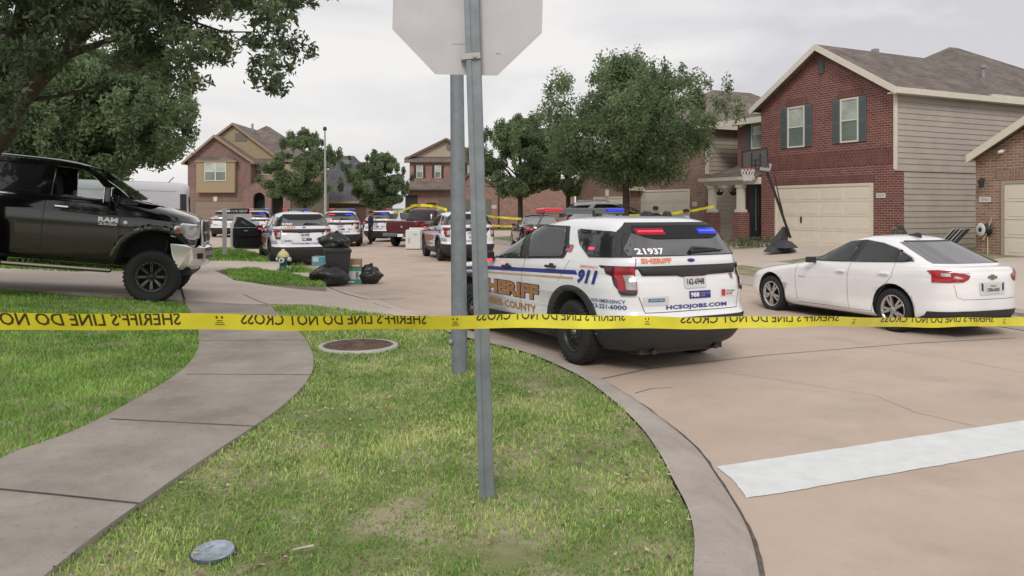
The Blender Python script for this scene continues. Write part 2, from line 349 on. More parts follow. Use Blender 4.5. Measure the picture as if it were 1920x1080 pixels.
# yard behind the truck, up to the left hand houses
lawn3 = [(-11, 17.0), (-9.6, 17.5), tuple(gp(345, 515, .14).to_2d()), tuple(gp(330, 489, .14).to_2d()), tuple(gp(380, 470, .14).to_2d()), (-24, 44), (-40, 44), (-40, 17.2)]
sheet('lawn', lawn3, lawnm, hz, cell=1.5)
# right hand yards
kr = [tuple(KR + KD*t) for t in (-1.2, 0, 3, 7, 12, 18, 24, 30, 34)]
lawn4 = kr + [(-2, 50), (16, 60), (40, 60), (40, 8), (12, 8), (9.5, 10.2)]
sheet('lawn', lawn4, lawnm, hz, cell=.8)
k2 = MB(); pts = [KR + KD*t for t in (-3.4, 0, 4, 9, 15, 21, 27, 34)]
for a, b in zip(pts, pts[1:]):
    k2.add([(a.x, a.y, .15),(b.x, b.y, .15),(b.x-KN.x*.12, b.y-KN.y*.12, .14),(a.x-KN.x*.12, a.y-KN.y*.12, .14),(b.x-KN.x*.5, b.y-KN.y*.5, .008),(a.x-KN.x*.5, a.y-KN.y*.5, .008)], [(0,3,2,1),(3,5,4,2)], 0, False)
tag(k2.build('kerb', kerbm), kind='structure')
def strip(name, t0, t1, o0, o1, m, dz):
    a = [KR+KD*t0+KN*o0, KR+KD*t1+KN*o0, KR+KD*t1+KN*o1, KR+KD*t0+KN*o1]
    return sheet(name, [tuple(p) for p in a], m, lambda x, y: hz(x, y)+dz, cell=.8, skirt=.1)
strip('sidewalk', -3, 34, 1.95, 3.35, drive, .015)
HX = Vector((.447, -.894)); HY = Vector((.894, .447))
def hdw(name, p0, wid, ln, m=drive, dz=.022):
    p0 = Vector(p0); q = [p0, p0+HX*wid, p0+HX*wid-HY*ln, p0-HY*ln]
    q2 = []
    for p in q[2:]: q2.append(p)
    def hf(x, y):
        t = (Vector((x, y))-KR).dot(KN); return (hz(x, y) if t > 0 else .13)*smooth(-1.0, 1.0, t)+dz
    return sheet(name, [tuple(p) for p in q], m, hf, cell=.6, skirt=.1)
hdw('driveway', Vector((10.30,32.6)), 5.9, 12.2)
hdw('driveway', Vector((15.2,23.0)), 6.5, 10.5, dz=.024)
def line(name, pts, wd, m, h=.0, dz=.006, hf=None):
    mb = MB(); P = [gp(u, v, h).to_2d() for u, v in pts]
    Q = []
    for a, b in zip(P, P[1:]):
        k = max(1, int((b-a).length/.3)); Q += [a.lerp(b, j/k) for j in range(k)]
    Q.append(P[-1]); vs = []
    for i, p in enumerate(Q):
        d = (Q[min(i+1, len(Q)-1)]-Q[max(i-1, 0)]).normalized(); nn = Vector((-d.y, d.x)); wv = wd*(.6+.5*fnoise(p.x*3, p.y*3)**2+.3*random.random())
        for s_ in (-1, 1):
            q = p + nn*s_*wv/2; z = (hf(q.x, q.y) if hf else h)+dz; vs.append((q.x, q.y, z))
    mb.add(vs, [(2*i, 2*i+1, 2*i+3, 2*i+2) for i in range(len(Q)-1)])
    return tag(mb.build(name, m), kind='structure')
swz = lambda x, y: hz(x, y)+.018
line('street_joint', [(1128,711),(1222,691),(1440,666),(1700,645),(1905,634)], .02, joint)
line('street_joint', [(1130,668),(1222,691)], .02, joint)
line('street_joint', [(1190,738),(1222,729),(1262,727)], .012, joint)
line('street_joint', [(1345,697),(1480,716),(1640,742),(1720,775),(1830,800)], .006, joint)
line('street_joint', [(1620,651),(1760,668),(1920,700)], .006, joint)
line('driveway_joint', [(345,574),(372,577),(420,575),(505,571)], .03, joint, .14, .004, hdrv)
line('driveway_joint', [(333,535),(346,573)], .05, joint, .14, .004, hdrv)
line('driveway_joint', [(455,556),(503,572)], .02, joint, .14, .004, hdrv)
line('driveway_joint', [(700,570),(752,587),(845,600)], .02, joint, .0, .02)
line('driveway_joint', [(606,536),(650,553),(690,563),(760,560)], .03, joint, .0, .02)
for a in ([(378,639),(574,637)], [(348,702),(583,703)], [(206,786),(480,800)], [(-60,912),(92,927),(262,945)]): line('sidewalk_joint', a, .018, joint, .158, .006, None)
kd = MB(); vs = []
for i, p in enumerate(koutW[:-6]):
    q = koutW[min(i+1, len(koutW)-1)]; d = Vector((q[0]-p[0], q[1]-p[1])).normalized(); w0 = .006+.020*max(0, fnoise(p[0]*2, p[1]*2, 2.7))+.012*random.random(); vs += [(p[0]+d.y*.02, p[1]-d.x*.02, .016), (p[0]+d.y*-w0, p[1]+d.x*w0, .012)] if False else [(p[0]-d.y*.012, p[1]+d.x*.012, .022), (p[0]+d.y*w0, p[1]-d.x*w0, .006)]
kd.add(vs, [(2*i, 2*i+1, 2*i+3, 2*i+2) for i in range(len(vs)//2-1)]); tag(kd.build('gutter_dirt', mat('gutter_soil', (.12,.10,.08), 1., var=.4, vs=30)), kind='structure')
stp = [gp(u, v, 0).to_2d() for u, v in ((1343,876),(1920,789),(2100,762),(2100,818),(1920,845),(1490,921),(1400,935),(1372,898))]
st2 = []
for i in range(len(stp)):
    p, q = stp[i], stp[(i+1) % len(stp)]; k = max(1, int((q-p).length/.05)); st2 += [p.lerp(q, j/k)+Vector((random.uniform(-.004, .004), random.uniform(-.005, .005)+.006*fnoise(p.lerp(q, j/k).x*3, i))) for j in range(k)]
sheet('stop_line', [tuple(p) for p in st2], stopw, lambda x, y: .005, cell=.5, skirt=0)
hw = [tuple(gp(u, v, 0).to_2d()) for u, v in ((1290,632),(1560,600),(1700,640),(1500,652),(1290,660))]

# ------------------------------------------------------------------ grass
def blades(name, poly, dmin, dmax, per, hgt, wid, m, lab, dirt=.1, cap=60000, label=None):
    A = np.array([tuple(p[:2]) for p in poly]); x0, y0 = A.min(0); x1, y1 = A.max(0); y0 = max(y0, dmin); y1 = min(y1, dmax)
    if y1 <= y0: return
    n = int(min(cap*3, (x1-x0)*(y1-y0)*per)); P = np.stack([rng.uniform(x0, x1, n), rng.uniform(y0, y1, n)], 1); P = P[inpoly(P, poly)]
    P = P[(np.abs(P[:, 0]) < P[:, 1]*.66+.5)][:cap]
    nz = np.array([fnoise(x, y, 1.1)+.6*fnoise(x+9, y, 3.1)+.3*fnoise(x, y+5, 9.) for x, y in P]); keep = nz > -.45 - .5*rng.random(len(P))**2 + dirt*2-.2
    keep |= rng.random(len(P)) < .38
    P = P[keep]; nz = nz[keep]; k = len(P); z = np.array([bumpy(x, y) for x, y in P])-.006
    a = rng.uniform(0, 2*PI, k); hh = hgt*rng.uniform(.5, 1.3, k)*(1+.5*nz); ln = rng.uniform(.2, 1.1, k)*hh; ww = wid*rng.uniform(.6, 1.3, k)
    b = a + PI/2 + rng.normal(0, .4, k); dx = np.cos(a)*ww/2; dy = np.sin(a)*ww/2; lx = np.cos(b)*ln; ly = np.sin(b)*ln
    V = np.zeros((k, 5, 3)); X = P[:, 0]; Y = P[:, 1]
    V[:, 0] = np.stack([X-dx, Y-dy, z], 1); V[:, 1] = np.stack([X+dx, Y+dy, z], 1)
    V[:, 2] = np.stack([X+dx*.8+lx*.4, Y+dy*.8+ly*.4, z+hh*.65], 1); V[:, 3] = np.stack([X-dx*.8+lx*.4, Y-dy*.8+ly*.4, z+hh*.65], 1)
    V[:, 4] = np.stack([X+lx, Y+ly, z+hh], 1)
    fs = []; 
    me = bpy.data.meshes.new(name); me.vertices.add(k*5); me.vertices.foreach_set('co', V.reshape(-1))
    lp = np.zeros((k, 7), np.int32); base = np.arange(k)[:, None]*5; lp[:] = base + np.array([0,1,2,3,3,2,4])
    me.loops.add(k*7); me.loops.foreach_set('vertex_index', lp.reshape(-1)); me.polygons.add(k*2)
    ls = np.zeros((k, 2), np.int32); ls[:, 0] = np.arange(k)*7; ls[:, 1] = ls[:, 0]+4; lt = np.tile([4, 3], k)
    me.polygons.foreach_set('loop_start', ls.reshape(-1)); me.polygons.foreach_set('loop_total', lt.astype(np.int32)); me.update()
    at = me.attributes.new('tone', 'FLOAT', 'POINT'); at.data.foreach_set('value', np.repeat(rng.uniform(-.28, .22, k)+.15*nz, 5).astype(np.float32))
    me.materials.append(m); o = bpy.data.objects.new(name, me); COL.objects.link(o); return tag(o, label or lab, 'grass', kind='stuff')
GL = 'short patchy green grass '
blades('grass', lawn1, 2.2, 5.2, 5600, .027, .0075, grassm, GL+'around the sign post in the foreground', cap=80000)
blades('grass', lawn1, 5.2, 9, 3000, .034, .010, grassm, GL+'between the sidewalk and the kerb', cap=50000)
blades('grass', lawn1, 9, 17, 1300, .05, .014, grassm, GL+'around the manhole cover', cap=30000, dirt=0)
blades('grass', lawn2, 4, 9, 2600, .045, .008, grassd, GL+'left of the curving sidewalk', cap=60000)
blades('grass', lawn2, 9, 14, 1500, .05, .012, grassd, 'lush green grass along the truck driveway', cap=50000, dirt=-.1)
blades('grass', s1, 10, 40, 700, .07, .03, grassd, 'green grass strip in front of the hydrant', cap=20000, dirt=-.3)
blades('grass', s2, 10, 50, 300, .08, .05, grassd, 'green grass strip at the white sign post', cap=20000, dirt=-.3)
blades('grass', lawn3, 16, 27, 260, .09, .05, grassd, 'green yard grass behind the black pickup', cap=30000, dirt=-.3)

lt = MB(); k = 0
while k < 1300:
    x, y = random.uniform(-4.5, 3.2), random.uniform(2.6, 9.5)
    if not inpoly(np.array([[x, y]]), lawn1)[0] or fnoise(x, y, .9) < .02-.5*(random.random() < .25): continue
    z = bumpy(x, y)+random.uniform(.014, .03); s_ = random.uniform(.010, .028); t = random.uniform(0, 2*PI); dx, dy = math.cos(t)*s_, math.sin(t)*s_; lt.add([(x-dx, y-dy, z), (x+dy*.4, y-dx*.4, z+.004), (x+dx, y+dy, z+.006), (x-dy*.4, y+dx*.4, z)], [(0, 1, 2, 3)], random.choice((0, 0, 1, 2))); k += 1
tag(lt.build('leaf_litter', [mat('dead_leaf', (.22,.14,.085), .9), mat('straw', (.48,.40,.27), .9), mat('dark_leaf', (.09,.06,.04), .9)]), 'dry fallen leaves and straw scattered over the front lawn', 'leaves', kind='stuff')

# ------------------------------------------------------------------ vehicles
def cr(a, b, c, d, t): return .5*(2*b+(c-a)*t+(2*a-5*b+4*c-d)*t*t+(3*b-a-3*c+d)*t**3)
class Body:
    """stack of horizontal super-ellipse outlines: keys are (z, x_front, x_rear, half width, n, m)"""
    def __init__(s, keys, sub=5):
        K = [tuple(map(float, k)) for k in keys]; lv = []
        for i in range(len(K)-1):
            a = K[max(i-1, 0)]; b = K[i]; c = K[i+1]; d = K[min(i+2, len(K)-1)]
            for j in range(sub):
                t = j/sub; r = []
                for q in range(6):
                    v = cr(a[q], b[q], c[q], d[q], t); lo, hi = min(b[q], c[q]), max(b[q], c[q]); r.append(min(hi, max(lo, v)))
                r[0] = b[0]+(c[0]-b[0])*t; lv.append(r)
        lv.append(list(K[-1])); s.lv = np.array(lv)
    def at(s, z): return [np.interp(z, s.lv[:, 0], s.lv[:, q]) for q in range(1, 6)]
    def y(s, x, z):
        xf, xr, w, n, m = s.at(z); c = (xf+xr)/2; a = (xf-xr)/2; t = min(.9995, abs((x-c)/a)); return w*(1-t**n)**(1/m)
    def g(s, x, y, z):
        xf, xr, w, n, m = s.at(z); return abs((x-(xf+xr)/2)/((xf-xr)/2))**n + abs(y/w)**m
    def push(s, x, y, z, off):
        e = .004; z0 = min(max(z, s.lv[0, 0]+e), s.lv[-1, 0]-e)
        n = Vector((s.g(x+e, y, z0)-s.g(x-e, y, z0), s.g(x, y+e, z0)-s.g(x, y-e, z0), s.g(x, y, z0+e)-s.g(x, y, z0-e)))
        if n.length < 1e-9: return (x, y, z)
        n.normalize(); return (x+n.x*off, y+n.y*off, z+n.z*off)
    def side(s, sg, off=0.): return lambda x, z: s.push(x, sg*s.y(x, z), z, off)
    def end(s, sg, off=0.):       # chart (y, z) on the rear (sg=-1) or the front (sg=1)
        def f(y, z):
            xf, xr, w, n, m = s.at(z); c = (xf+xr)/2; a = (xf-xr)/2; t = (1-min(.999, abs(y)/w)**m)**(1/n); return s.push(c+sg*a*t, y, z, off)
        return f
    def mesh(s, ring=160, matfn=None):
        mb = MB(); nl = len(s.lv); h = ring//2
        # parameter along the outline: cluster points at the corners
        for L_ in s.lv:
            z, xf, xr, w, n, m = L_; c = (xf+xr)/2; a = (xf-xr)/2
            for i in range(ring):
                th = 2*PI*i/ring; co, si = math.cos(th), math.sin(th)
                # blend x~cos^(2/n) y~sin^(2/m)
                X = math.copysign(abs(co)**(2/n), co); Y = math.copysign(abs(si)**(2/m), si); mb.v.append((c+a*X, w*Y, z))
        def addf(f, sm=True):
            cx = sum(mb.v[i][0] for i in f)/len(f); cy = sum(mb.v[i][1] for i in f)/len(f); cz = sum(mb.v[i][2] for i in f)/len(f)
            mb.f.append(f); mb.m.append(matfn(cx, cy, cz) if matfn else 0); mb.s.append(sm)
        for j in range(nl-1):
            for i in range(ring): addf([j*ring+i, j*ring+(i+1) % ring, (j+1)*ring+(i+1) % ring, (j+1)*ring+i])
        addf([i for i in range(ring)][::-1], False); addf([(nl-1)*ring+i for i in range(ring)])
        return mb
def cut(o, cutters):
    """boolean difference baked into the mesh"""
    for c in cutters:
        m = o.modifiers.new('c', 'BOOLEAN'); m.object = c; m.operation = 'DIFFERENCE'; m.solver = 'EXACT'; m.material_mode = 'TRANSFER'
    dg = bpy.context.evaluated_depsgraph_get(); me = bpy.data.meshes.new_from_object(o.evaluated_get(dg)); o.modifiers.clear(); o.data = me
    for c in cutters: bpy.data.objects.remove(c)
def arch_cutters(xs, zc, r, yin, parent=None, m=None):
    cs = []
    for x in xs:
        for sg in (-1, 1):
            mb = MB(); mb.cyl((x, sg*yin, zc), (x, sg*1.6, zc), r, n=40, sm=True); o = mb.build('c', m or darkin); o.parent = parent; cs.append(o)
    return cs
RX = Matrix.Rotation(-PI/2, 4, 'X')     # lathe axis z -> +y (outward on the left side)
def wheel(parent, x, y, R, wid, rimR, style, sg, zc=None, detail=True):
    """wheel is a part of its car: tyre and rim are its sub-parts"""
    e = bpy.data.objects.new('wheel', None); COL.objects.link(e); e.parent = parent; e.location = (x, y, zc or R); e.empty_display_size = .1
    e.rotation_euler = (0, random.uniform(0, 1), 0) if sg > 0 else (0, random.uniform(0, 1), PI)
    h = wid/2; n = 40
    tb = MB(); tb.lathe([(rimR, -h*.75), (R*.88, -h), (R*.97, -h*.8), (R, -h*.4), (R, h*.4), (R*.97, h*.8), (R*.90, h*.98), (R*.88, h), (rimR+.012, h*.86), (rimR, h*.75)], n, RX)
    for k in range(0, n*2, 2):      # tread blocks
        t = 2*PI*k/(n*2)
        for q in (-.6, 0, .6):
            M = Matrix.Rotation(t, 4, 'Y') @ Matrix.Translation((R, q*h, 0)); tb.obox(M, .010 if (detail and style != 'alloy') else .004, wid*.25, R*.05)
    tb.build('tyre', rubber, e)
    rb = MB(); rm = {'steel': steel, 'alloy': silver, 'off': steel}[style]
    rb.lathe([(rimR*1.03, h*.78), (rimR*1.03, h*.86), (rimR*.95, h*.84), (rimR*.9, h*.3), (rimR*.88, -h*.6)], n, RX, 0)
    if style == 'steel':
        rb.lathe([(rimR*.92, h*.55), (rimR*.78, h*.62), (rimR*.6, h*.35), (rimR*.45, h*.62), (rimR*.2, h*.66), (.0, h*.66)], n, RX, 0)
        for k in range(14):
            M = Matrix.Rotation(2*PI*k/14, 4, 'Y') @ Matrix.Translation((rimR*.7, h*.52, 0)); rb.obox(M, rimR*.14, .02, rimR*.12, 1)
        rb.lathe([(.0, h*.8), (rimR*.14, h*.8), (rimR*.17, h*.6)], 16, RX, 2)
    elif style == 'alloy':
        rb.lathe([(rimR*.9, h*.05), (.0, h*.05)], n, RX, 1)
        for k in range(5):
            for o_ in (-.16, .16):
                T = Matrix.Rotation(2*PI*k/5+o_*.9, 4, 'Y'); a = T @ Vector((rimR*.16, h*.62, 0)); b = Matrix.Rotation(2*PI*k/5+o_*1.15, 4, 'Y') @ Vector((rimR*.95, h*.68, 0)); rb.beam(a, b, rimR*.17, .03, 0, up=(0,1,0))
        rb.lathe([(.0, h*.8), (rimR*.16, h*.78), (rimR*.22, h*.55)], 20, RX, 0)
    else:
        rb.lathe([(rimR*.9, h*.0), (.0, h*.0)], n, RX, 1)
        rb.lathe([(rimR*1.0, h*.95), (rimR*.86, h*.9), (rimR*.82, h*.5)], n, RX, 0)
        for k in range(8):
            T = Matrix.Rotation(2*PI*k/8, 4, 'Y'); rb.beam(T @ Vector((rimR*.15, h*.6, 0)), T @ Vector((rimR*.9, h*.85, 0)), rimR*.16, .03, 0, up=(0,1,0))
            for q in (-.05, .05): rb.beam(Matrix.Rotation(2*PI*k/8+q*1.7, 4, 'Y') @ Vector((rimR*.35, h*.74, 0)), Matrix.Rotation(2*PI*k/8+q*1.7, 4, 'Y') @ Vector((rimR*.82, h*.92, 0)), rimR*.03, .02, 2, up=(0,1,0))
        rb.lathe([(.0, h*.95), (rimR*.15, h*.95), (rimR*.2, h*.5)], 20, RX, 0)
        for k in range(24):
            p = Matrix.Rotation(2*PI*k/24, 4, 'Y') @ Vector((rimR*.93, h*.9, 0)); rb.cyl(p, p+Vector((0, .012, 0)), .007, n=6, m=2)
    for k in range(5):
        p = Matrix.Rotation(2*PI*k/5+.3, 4, 'Y') @ Vector((rimR*.3, h*.6, 0)); rb.cyl(p, p+Vector((0, .02, 0)), .011, n=6, m=2 if style != 'alloy' else 1)
    rb.build('rim', [rm, darkin, mat('milled_alloy', (.25,.22,.2), .35, metal=.8)], e)
    return e
def plate(parent, fn, y0, y1, z0, z1, top, num, wear=True):
    p = patch('licence_plate', rrect(y0, y1, z0, z1, .015), fn(.012), mat('plate_white', (.62,.63,.64), .4), parent, .05, flip=False)
    h = z1-z0; w = y1-y0
    text('plate_number', num, fn(.018), y1-w*.1, y0+w*.1, z0+h*.22, z0+h*.62, blk, p, .02)
    if top: text('plate_state', top, fn(.018), y1-w*.3, y0+w*.3, z0+h*.76, z0+h*.92, mat('plate_red', (.2,.02,.05), .5), p, .02)
    return p

SUVK = [(.24,3.75,-0.888,.86,8,4),(.32,3.92,-1.021,.93,8,4),(.42,4.0,-1.093,.975,8,4.2),(.56,4.03,-1.143,.99,9,4.5),(.635,4.02,-1.143,.995,9,4.5),(.66,4.0,-1.116,1.0,9,4.5),(.72,3.98,-1.082,1.0,9,4.5),(.85,3.97,-1.077,1.0,9,4.5),
        (.95,3.95,-1.071,1.0,9,4.5),(1.04,3.82,-1.060,.99,9,4.5),(1.10,3.35,-1.049,.975,8,4),(1.16,2.85,-1.043,.965,8,4),(1.21,2.55,-1.032,.95,8,4),(1.28,2.36,-1.021,.925,8,4),(1.42,2.02,-0.955,.865,7,3.6),(1.56,1.70,-0.866,.80,7,3.4),(1.66,1.42,-0.777,.745,6,3),(1.71,1.18,-0.710,.70,5,2.8),(1.75,.95,-0.555,.60,4,2.5),(1.775,.7,-0.278,.45,4,2.2),(1.785,.45,0.,.25,3,2)]
def make_suv(livery=True, near=True):
    root = empty('police_suv' if livery else 'parked_suv'); B = Body(SUVK, 6); R = .385
    def mf(x, y, z):
        if z < .43: return 1
        if z < .64 and x < -.52: return 1
        if z < .62 and x > 3.55: return 1
        return 0
    body = B.mesh(160, mf).build('body', [white, clad, darkin], root)
    cut(body, arch_cutters((0, 3.02), R+.03, .47, .58))
    for sg in (1, -1):
        S = lambda off: B.side(sg, off); fl = sg > 0
        for x in (0, 3.02):
            outer = [(x+.60*math.copysign(abs(math.cos(t))**.9, math.cos(t)), .385+.57*math.sin(t)**.9) for t in np.linspace(.08, PI-.08, 26)]
            inner = arc(x, R+.03, .47, 5, 175, 18)
            lp = outer[::-1] + inner if False else outer + inner[::-1]
            patch('wheel_arch_trim', [outer + [(x-.47, .43)] + [p for p in inner[::-1] if p[1] > .43] + [(x+.47, .43)]], S(.006), clad, root, .05, flip=not fl, solid=-.016)
        patch('rocker_trim', [(.58, .27), (2.45, .27), (2.45, .40), (2.3, .455), (1.1, .47), (.85, .52), (.62, .50)], S(.018), clad, root, .08, flip=not fl)
        # glass: black surround then panes
        belt = lambda x: 1.295-.05*max(0, x)/1.0 if x < 1 else 1.245-.035*(x-1)
        sur = patch('window_surround', [(2.60, 1.175), (1.25, belt(1.25)-.015), (.26, 1.262), (.235, 1.30), (.22, 1.40), (.40, 1.66), (1.40, 1.68), (1.62, 1.64), (2.0, 1.49), (2.45, 1.24)], S(.004), clad, root, .035, flip=not fl)
        patch('side_window', [(2.42, 1.20), (1.40, 1.235), (1.46, 1.40), (1.62, 1.615), (1.95, 1.49), (2.28, 1.30)], S(.012), glassL if sg > 0 else glass, root, .035, flip=not fl)
        patch('side_window', [(1.17, 1.25), (.33, 1.285), (.29, 1.32), (.31, 1.42), (.47, 1.635), (1.36, 1.645), (1.30, 1.5)], S(.012), glass, root, .035, flip=not fl)
        patch('side_window', [(-.36, 1.31), (-.28, 1.31), (.17, 1.60), (.15, 1.625), (-.5, 1.60), (-.74, 1.50), (-.74, 1.32)] if False else [(-.30, 1.30), (.00, 1.44), (.17, 1.605), (.12, 1.625), (-.52, 1.60), (-.74, 1.57), (-.90, 1.31)], S(.012), glass, root, .05, flip=not fl)
        for a, b in (((1.24, 1.24), (1.30, .5)), ((.10, 1.25), (.30, .98)), ((2.48, 1.18), (2.52, .5))):   # door gaps
            n = 8; mbg = MB(); pts = [(a[0]+(b[0]-a[0])*t/n, a[1]+(b[1]-a[1])*t/n) for t in range(n+1)]; f = S(.003)
            mbg.add([f(x+q, z) for x, z in pts for q in (-.004, .004)], [(2*i, 2*i+1, 2*i+3, 2*i+2) if sg < 0 else (2*i+2, 2*i+3, 2*i+1, 2*i) for i in range(n)]); mbg.build('door_gap', mat('gap', (.08,.08,.08), .8), root)
        for x, z in ((1.72, 1.09), (.50, 1.15)):
            f = S(.035); c = Vector(f(x, z)); hb = MB(); hb.obox(Matrix.Translation(c), .24, .022, .032); hb.obox(Matrix.Translation(c+Vector((-.09, -sg*.02, 0))), .03, .04, .028); hb.obox(Matrix.Translation(c+Vector((.09, -sg*.02, 0))), .03, .04, .028); hb.obox(Matrix.Translation(c+Vector((-.02, -sg*.015, .025))), .07, .03, .03)
            hb.build('door_handle', clad, root, bevel=.008)
        mm = MB(); c = Vector((2.18, sg*1.08, 1.22)); mm.obox(Matrix.Translation(c), .12, .2, .15); mm.beam(c+Vector((.05, -sg*.17, -.06)), c, .05, .05); mi = mm.build('side_mirror', steel, root, bevel=.03)
        if livery: MB().obox(Matrix.Translation(c+Vector((-.065, 0, -.05))), .01, .1, .035).build('mirror_light', redE, mi)
        # tail lamp wraps the corner
        side = [(-.62, 1.20), (-.95, 1.215), (-.95, .895), (-.89, .91), (-.80, 1.0), (-.74, 1.10), (-.66, 1.13)]
        tl = patch('tail_lamp', side, S(.012), dredl, root, .05, flip=not fl)
        rr_ = lambda off: B.end(-1, off)
        w0 = sg*.70; w1 = sg*.955
        patch('lamp_lens', [(sg*.73, 1.205), (sg*.875, 1.205), (sg*.88, .93), (sg*.86, .905), (sg*.745, .90), (sg*.73, .93)], rr_(.02), redl, tl, .03, flip=fl)
        patch('reverse_lamp', [(sg*.738, 1.12), (sg*.825, 1.12), (sg*.825, .955), (sg*.738, .955)], rr_(.026), clearl, tl, .04, flip=fl)
        patch('lamp_rim', [(sg*.73, .945), (sg*.88, .945), (sg*.86, .895), (sg*.745, .895)], rr_(.028), clad, tl, .04, flip=fl)
        ff = B.end(1, .012); patch('headlight', [(sg*.62, .86), (sg*.93, .90), (sg*.93, .97), (sg*.6, .95)], ff, clearl, root, .05, flip=not fl)
    E = lambda off: B.end(-1, off); M_ = lambda y: y
    ws = patch('windscreen', [(-.80, 1.24), (.80, 1.24), (.66, 1.63), (-.66, 1.63)], B.end(1, .006), glass, root, .06, flip=False)
    g_ = patch('grille', [(-.55, .68), (.55, .68), (.6, .96), (-.6, .96)], B.end(1, .01), clad, root, .08)
    sp = patch('rear_spoiler_panel', [(-.80, 1.32), (-.72, 1.60), (-.60, 1.70), (.60, 1.70), (.72, 1.60), (.80, 1.32)], E(.008), clad, root, .04, flip=True)
    rw = patch('rear_window', [(-.76, 1.325), (.76, 1.325), (.76, 1.40), (.63, 1.575), (.50, 1.52), (.40, 1.50), (-.40, 1.50), (-.50, 1.52), (-.63, 1.575), (-.76, 1.40)], E(.014), mat('rear_glass', (.03,.03,.033), .05, ior=2.5), root, .06, flip=True)
    patch('rear_window_shade', [(-.62, 1.585), (-.50, 1.53), (-.40, 1.51), (.40, 1.51), (.50, 1.53), (.62, 1.585), (.58, 1.66), (-.58, 1.66)], E(.0145), darkin, root, .06, flip=True)
    wp = MB(); e_ = E(.03); wp.tube([e_(-.02, 1.355), e_(-.3, 1.365), e_(-.5, 1.36)], [.02, .014, .006], 6); wp.tube([e_(0, 1.345), e_(-.05, 1.39), e_(-.4, 1.375)], [.03, .025, .008], 6); wp.build('rear_wiper', steel, root)
    mt = E(.014); tr = patch('tailgate_trim', [(-.93, 1.215), (-.93, 1.19), (-.70, 1.185), (-.66, 1.11), (-.22, 1.10), (-.16, 1.085), (.16, 1.085), (.22, 1.10), (.66, 1.11), (.70, 1.185), (.93, 1.19), (.93, 1.215)][::1], mt, clad, root, .05, flip=True, solid=.02)
    for a, b in (((-.72, .88), (-.66, .70)), ((.72, .88), (.66, .70)), ((-.66, .70), (.66, .70)), ((-.70, 1.30), (-.72, 1.22)), ((.70, 1.30), (.72, 1.22))):
        n = 12; f = E(.003); mg = MB(); dx, dz = b[0]-a[0], b[1]-a[1]; l = math.hypot(dx, dz); nx, nz_ = -dz/l*.004, dx/l*.004
        mg.add([f(a[0]+dx*t/n+q*nx, a[1]+dz*t/n+q*nz_) for t in range(n+1) for q in (-1, 1)], [(2*i, 2*i+1, 2*i+3, 2*i+2) for i in range(n)]); mg.build('tailgate_gap', mat('gap', (.08,.08,.08), .8), root)
    patch('rear_reflector', [(-.90, .61), (-.72, .615), (-.72, .635), (-.90, .635)], E(.008), dredl, root, .05, flip=True); patch('rear_reflector', [(.90, .61), (.72, .615), (.72, .635), (.90, .635)], E(.008), dredl, root, .05)
    bm = MB(); bm.box(-.86, -.6, -.6, .6, .20, .27); bm.cyl((-.8, .45, .235), (-.93, .45, .235), .03, n=12); bm.cyl((-.8, -.45, .235), (-.93, -.45, .235), .03, n=12); bm.build('rear_valance', clad, root, bevel=.02)
    un = MB(); un.box(-.8, 3.7, -.6, .6, .22, .4); un.build('underbody', darkin, root)
    patch('tailgate_emblem', [(math.cos(t)*.055, 1.268+math.sin(t)*.02) for t in np.linspace(0, 2*PI, 20)[:-1]], E(.006), navy, root, .05, flip=True)
    for sg, y in ((1, .83), (-1, -.83)):
        wheel(root, 0, sg*.87, R, .24, .235, 'steel', sg, detail=near); wheel(root, 3.02, sg*.87, R, .24, .235, 'steel', sg, detail=near)
    plate(root, E, -.18, .13, .955, 1.125, 'TEXAS', '162-6948')
    if livery:
        S = B.side(1, .006); S2 = B.side(-1, .006)
        for S_, sg in ((S, 1), (S2, -1)):
            fl = sg < 0
            a = (lambda q: q) if sg > 0 else (lambda q: q)
            X = lambda x: x
            # stripes
            st = patch('blue_stripe', [(-.14, 1.085), (-.08, 1.135), (2.5, 1.065), (3.3, 1.01), (3.3, .965), (2.5, 1.015)], S_, navy, root, .08, flip=(sg < 0))
            patch('tan_stripe', [(-.05, 1.055), (-.05, 1.03), (2.5, .965), (3.3, .92), (3.3, .935), (2.5, .985)], S_, tanv, root, .08, flip=(sg < 0))
            T = lambda nm, s_, x0, x1, z0, z1, m, b=.02, sh=0, slope=0.: text(nm, s_, (lambda u, v: S_(u if sg > 0 else x0+x1-u, v+slope*(u-x0))), x0, x1, z0, z1, m, root, b, sh, flip=sg > 0)
            T('sheriff_lettering_outline', 'SHERIFF', 2.62, .765, .69, .905, navy, .075)
            S_0 = S_; S_ = B.side(sg, .010)
            T('sheriff_lettering', 'SHERIFF', 2.60, .785, .70, .895, gold, .045)
            T('county_lettering', 'HARRIS COUNTY', 2.55, .86, .53, .63, gold, .02)
            T('emergency_lettering', 'EMERGENCY', -.17, -.53, 1.175, 1.205, orange, .01)
            T('number_lettering', '911', -.13, -.50, .99, 1.155, navy, .05, -.22)
            T('small_lettering', 'NON EMERGENCY', -.45, -.92, .80, .84, navy, .01)
            T('phone_lettering', '713-221-6000', -.43, -.93, .735, .785, navy, .015)
        # flag on the rear pillar
        patch('flag_decal', rect(-.02+.14, .12+.14, 1.345, 1.43), B.side(1, .014), mat('flag_stripes', (.45,.12,.14), .5, var=.5, vs=60), root, .05); patch('flag_canton', rect(.20, .26, 1.385, 1.43), B.side(1, .017), navy, root, .05)
        E2 = lambda off: (lambda u, v: B.end(-1, off)(-u, v))       # chart seen from behind, u to the right
        TR = lambda nm, s_, u0, u1, v0, v1, m, b=.02, off=.010: text(nm, s_, E2(off), u0, u1, v0, v1, m, root, b, flip=False)
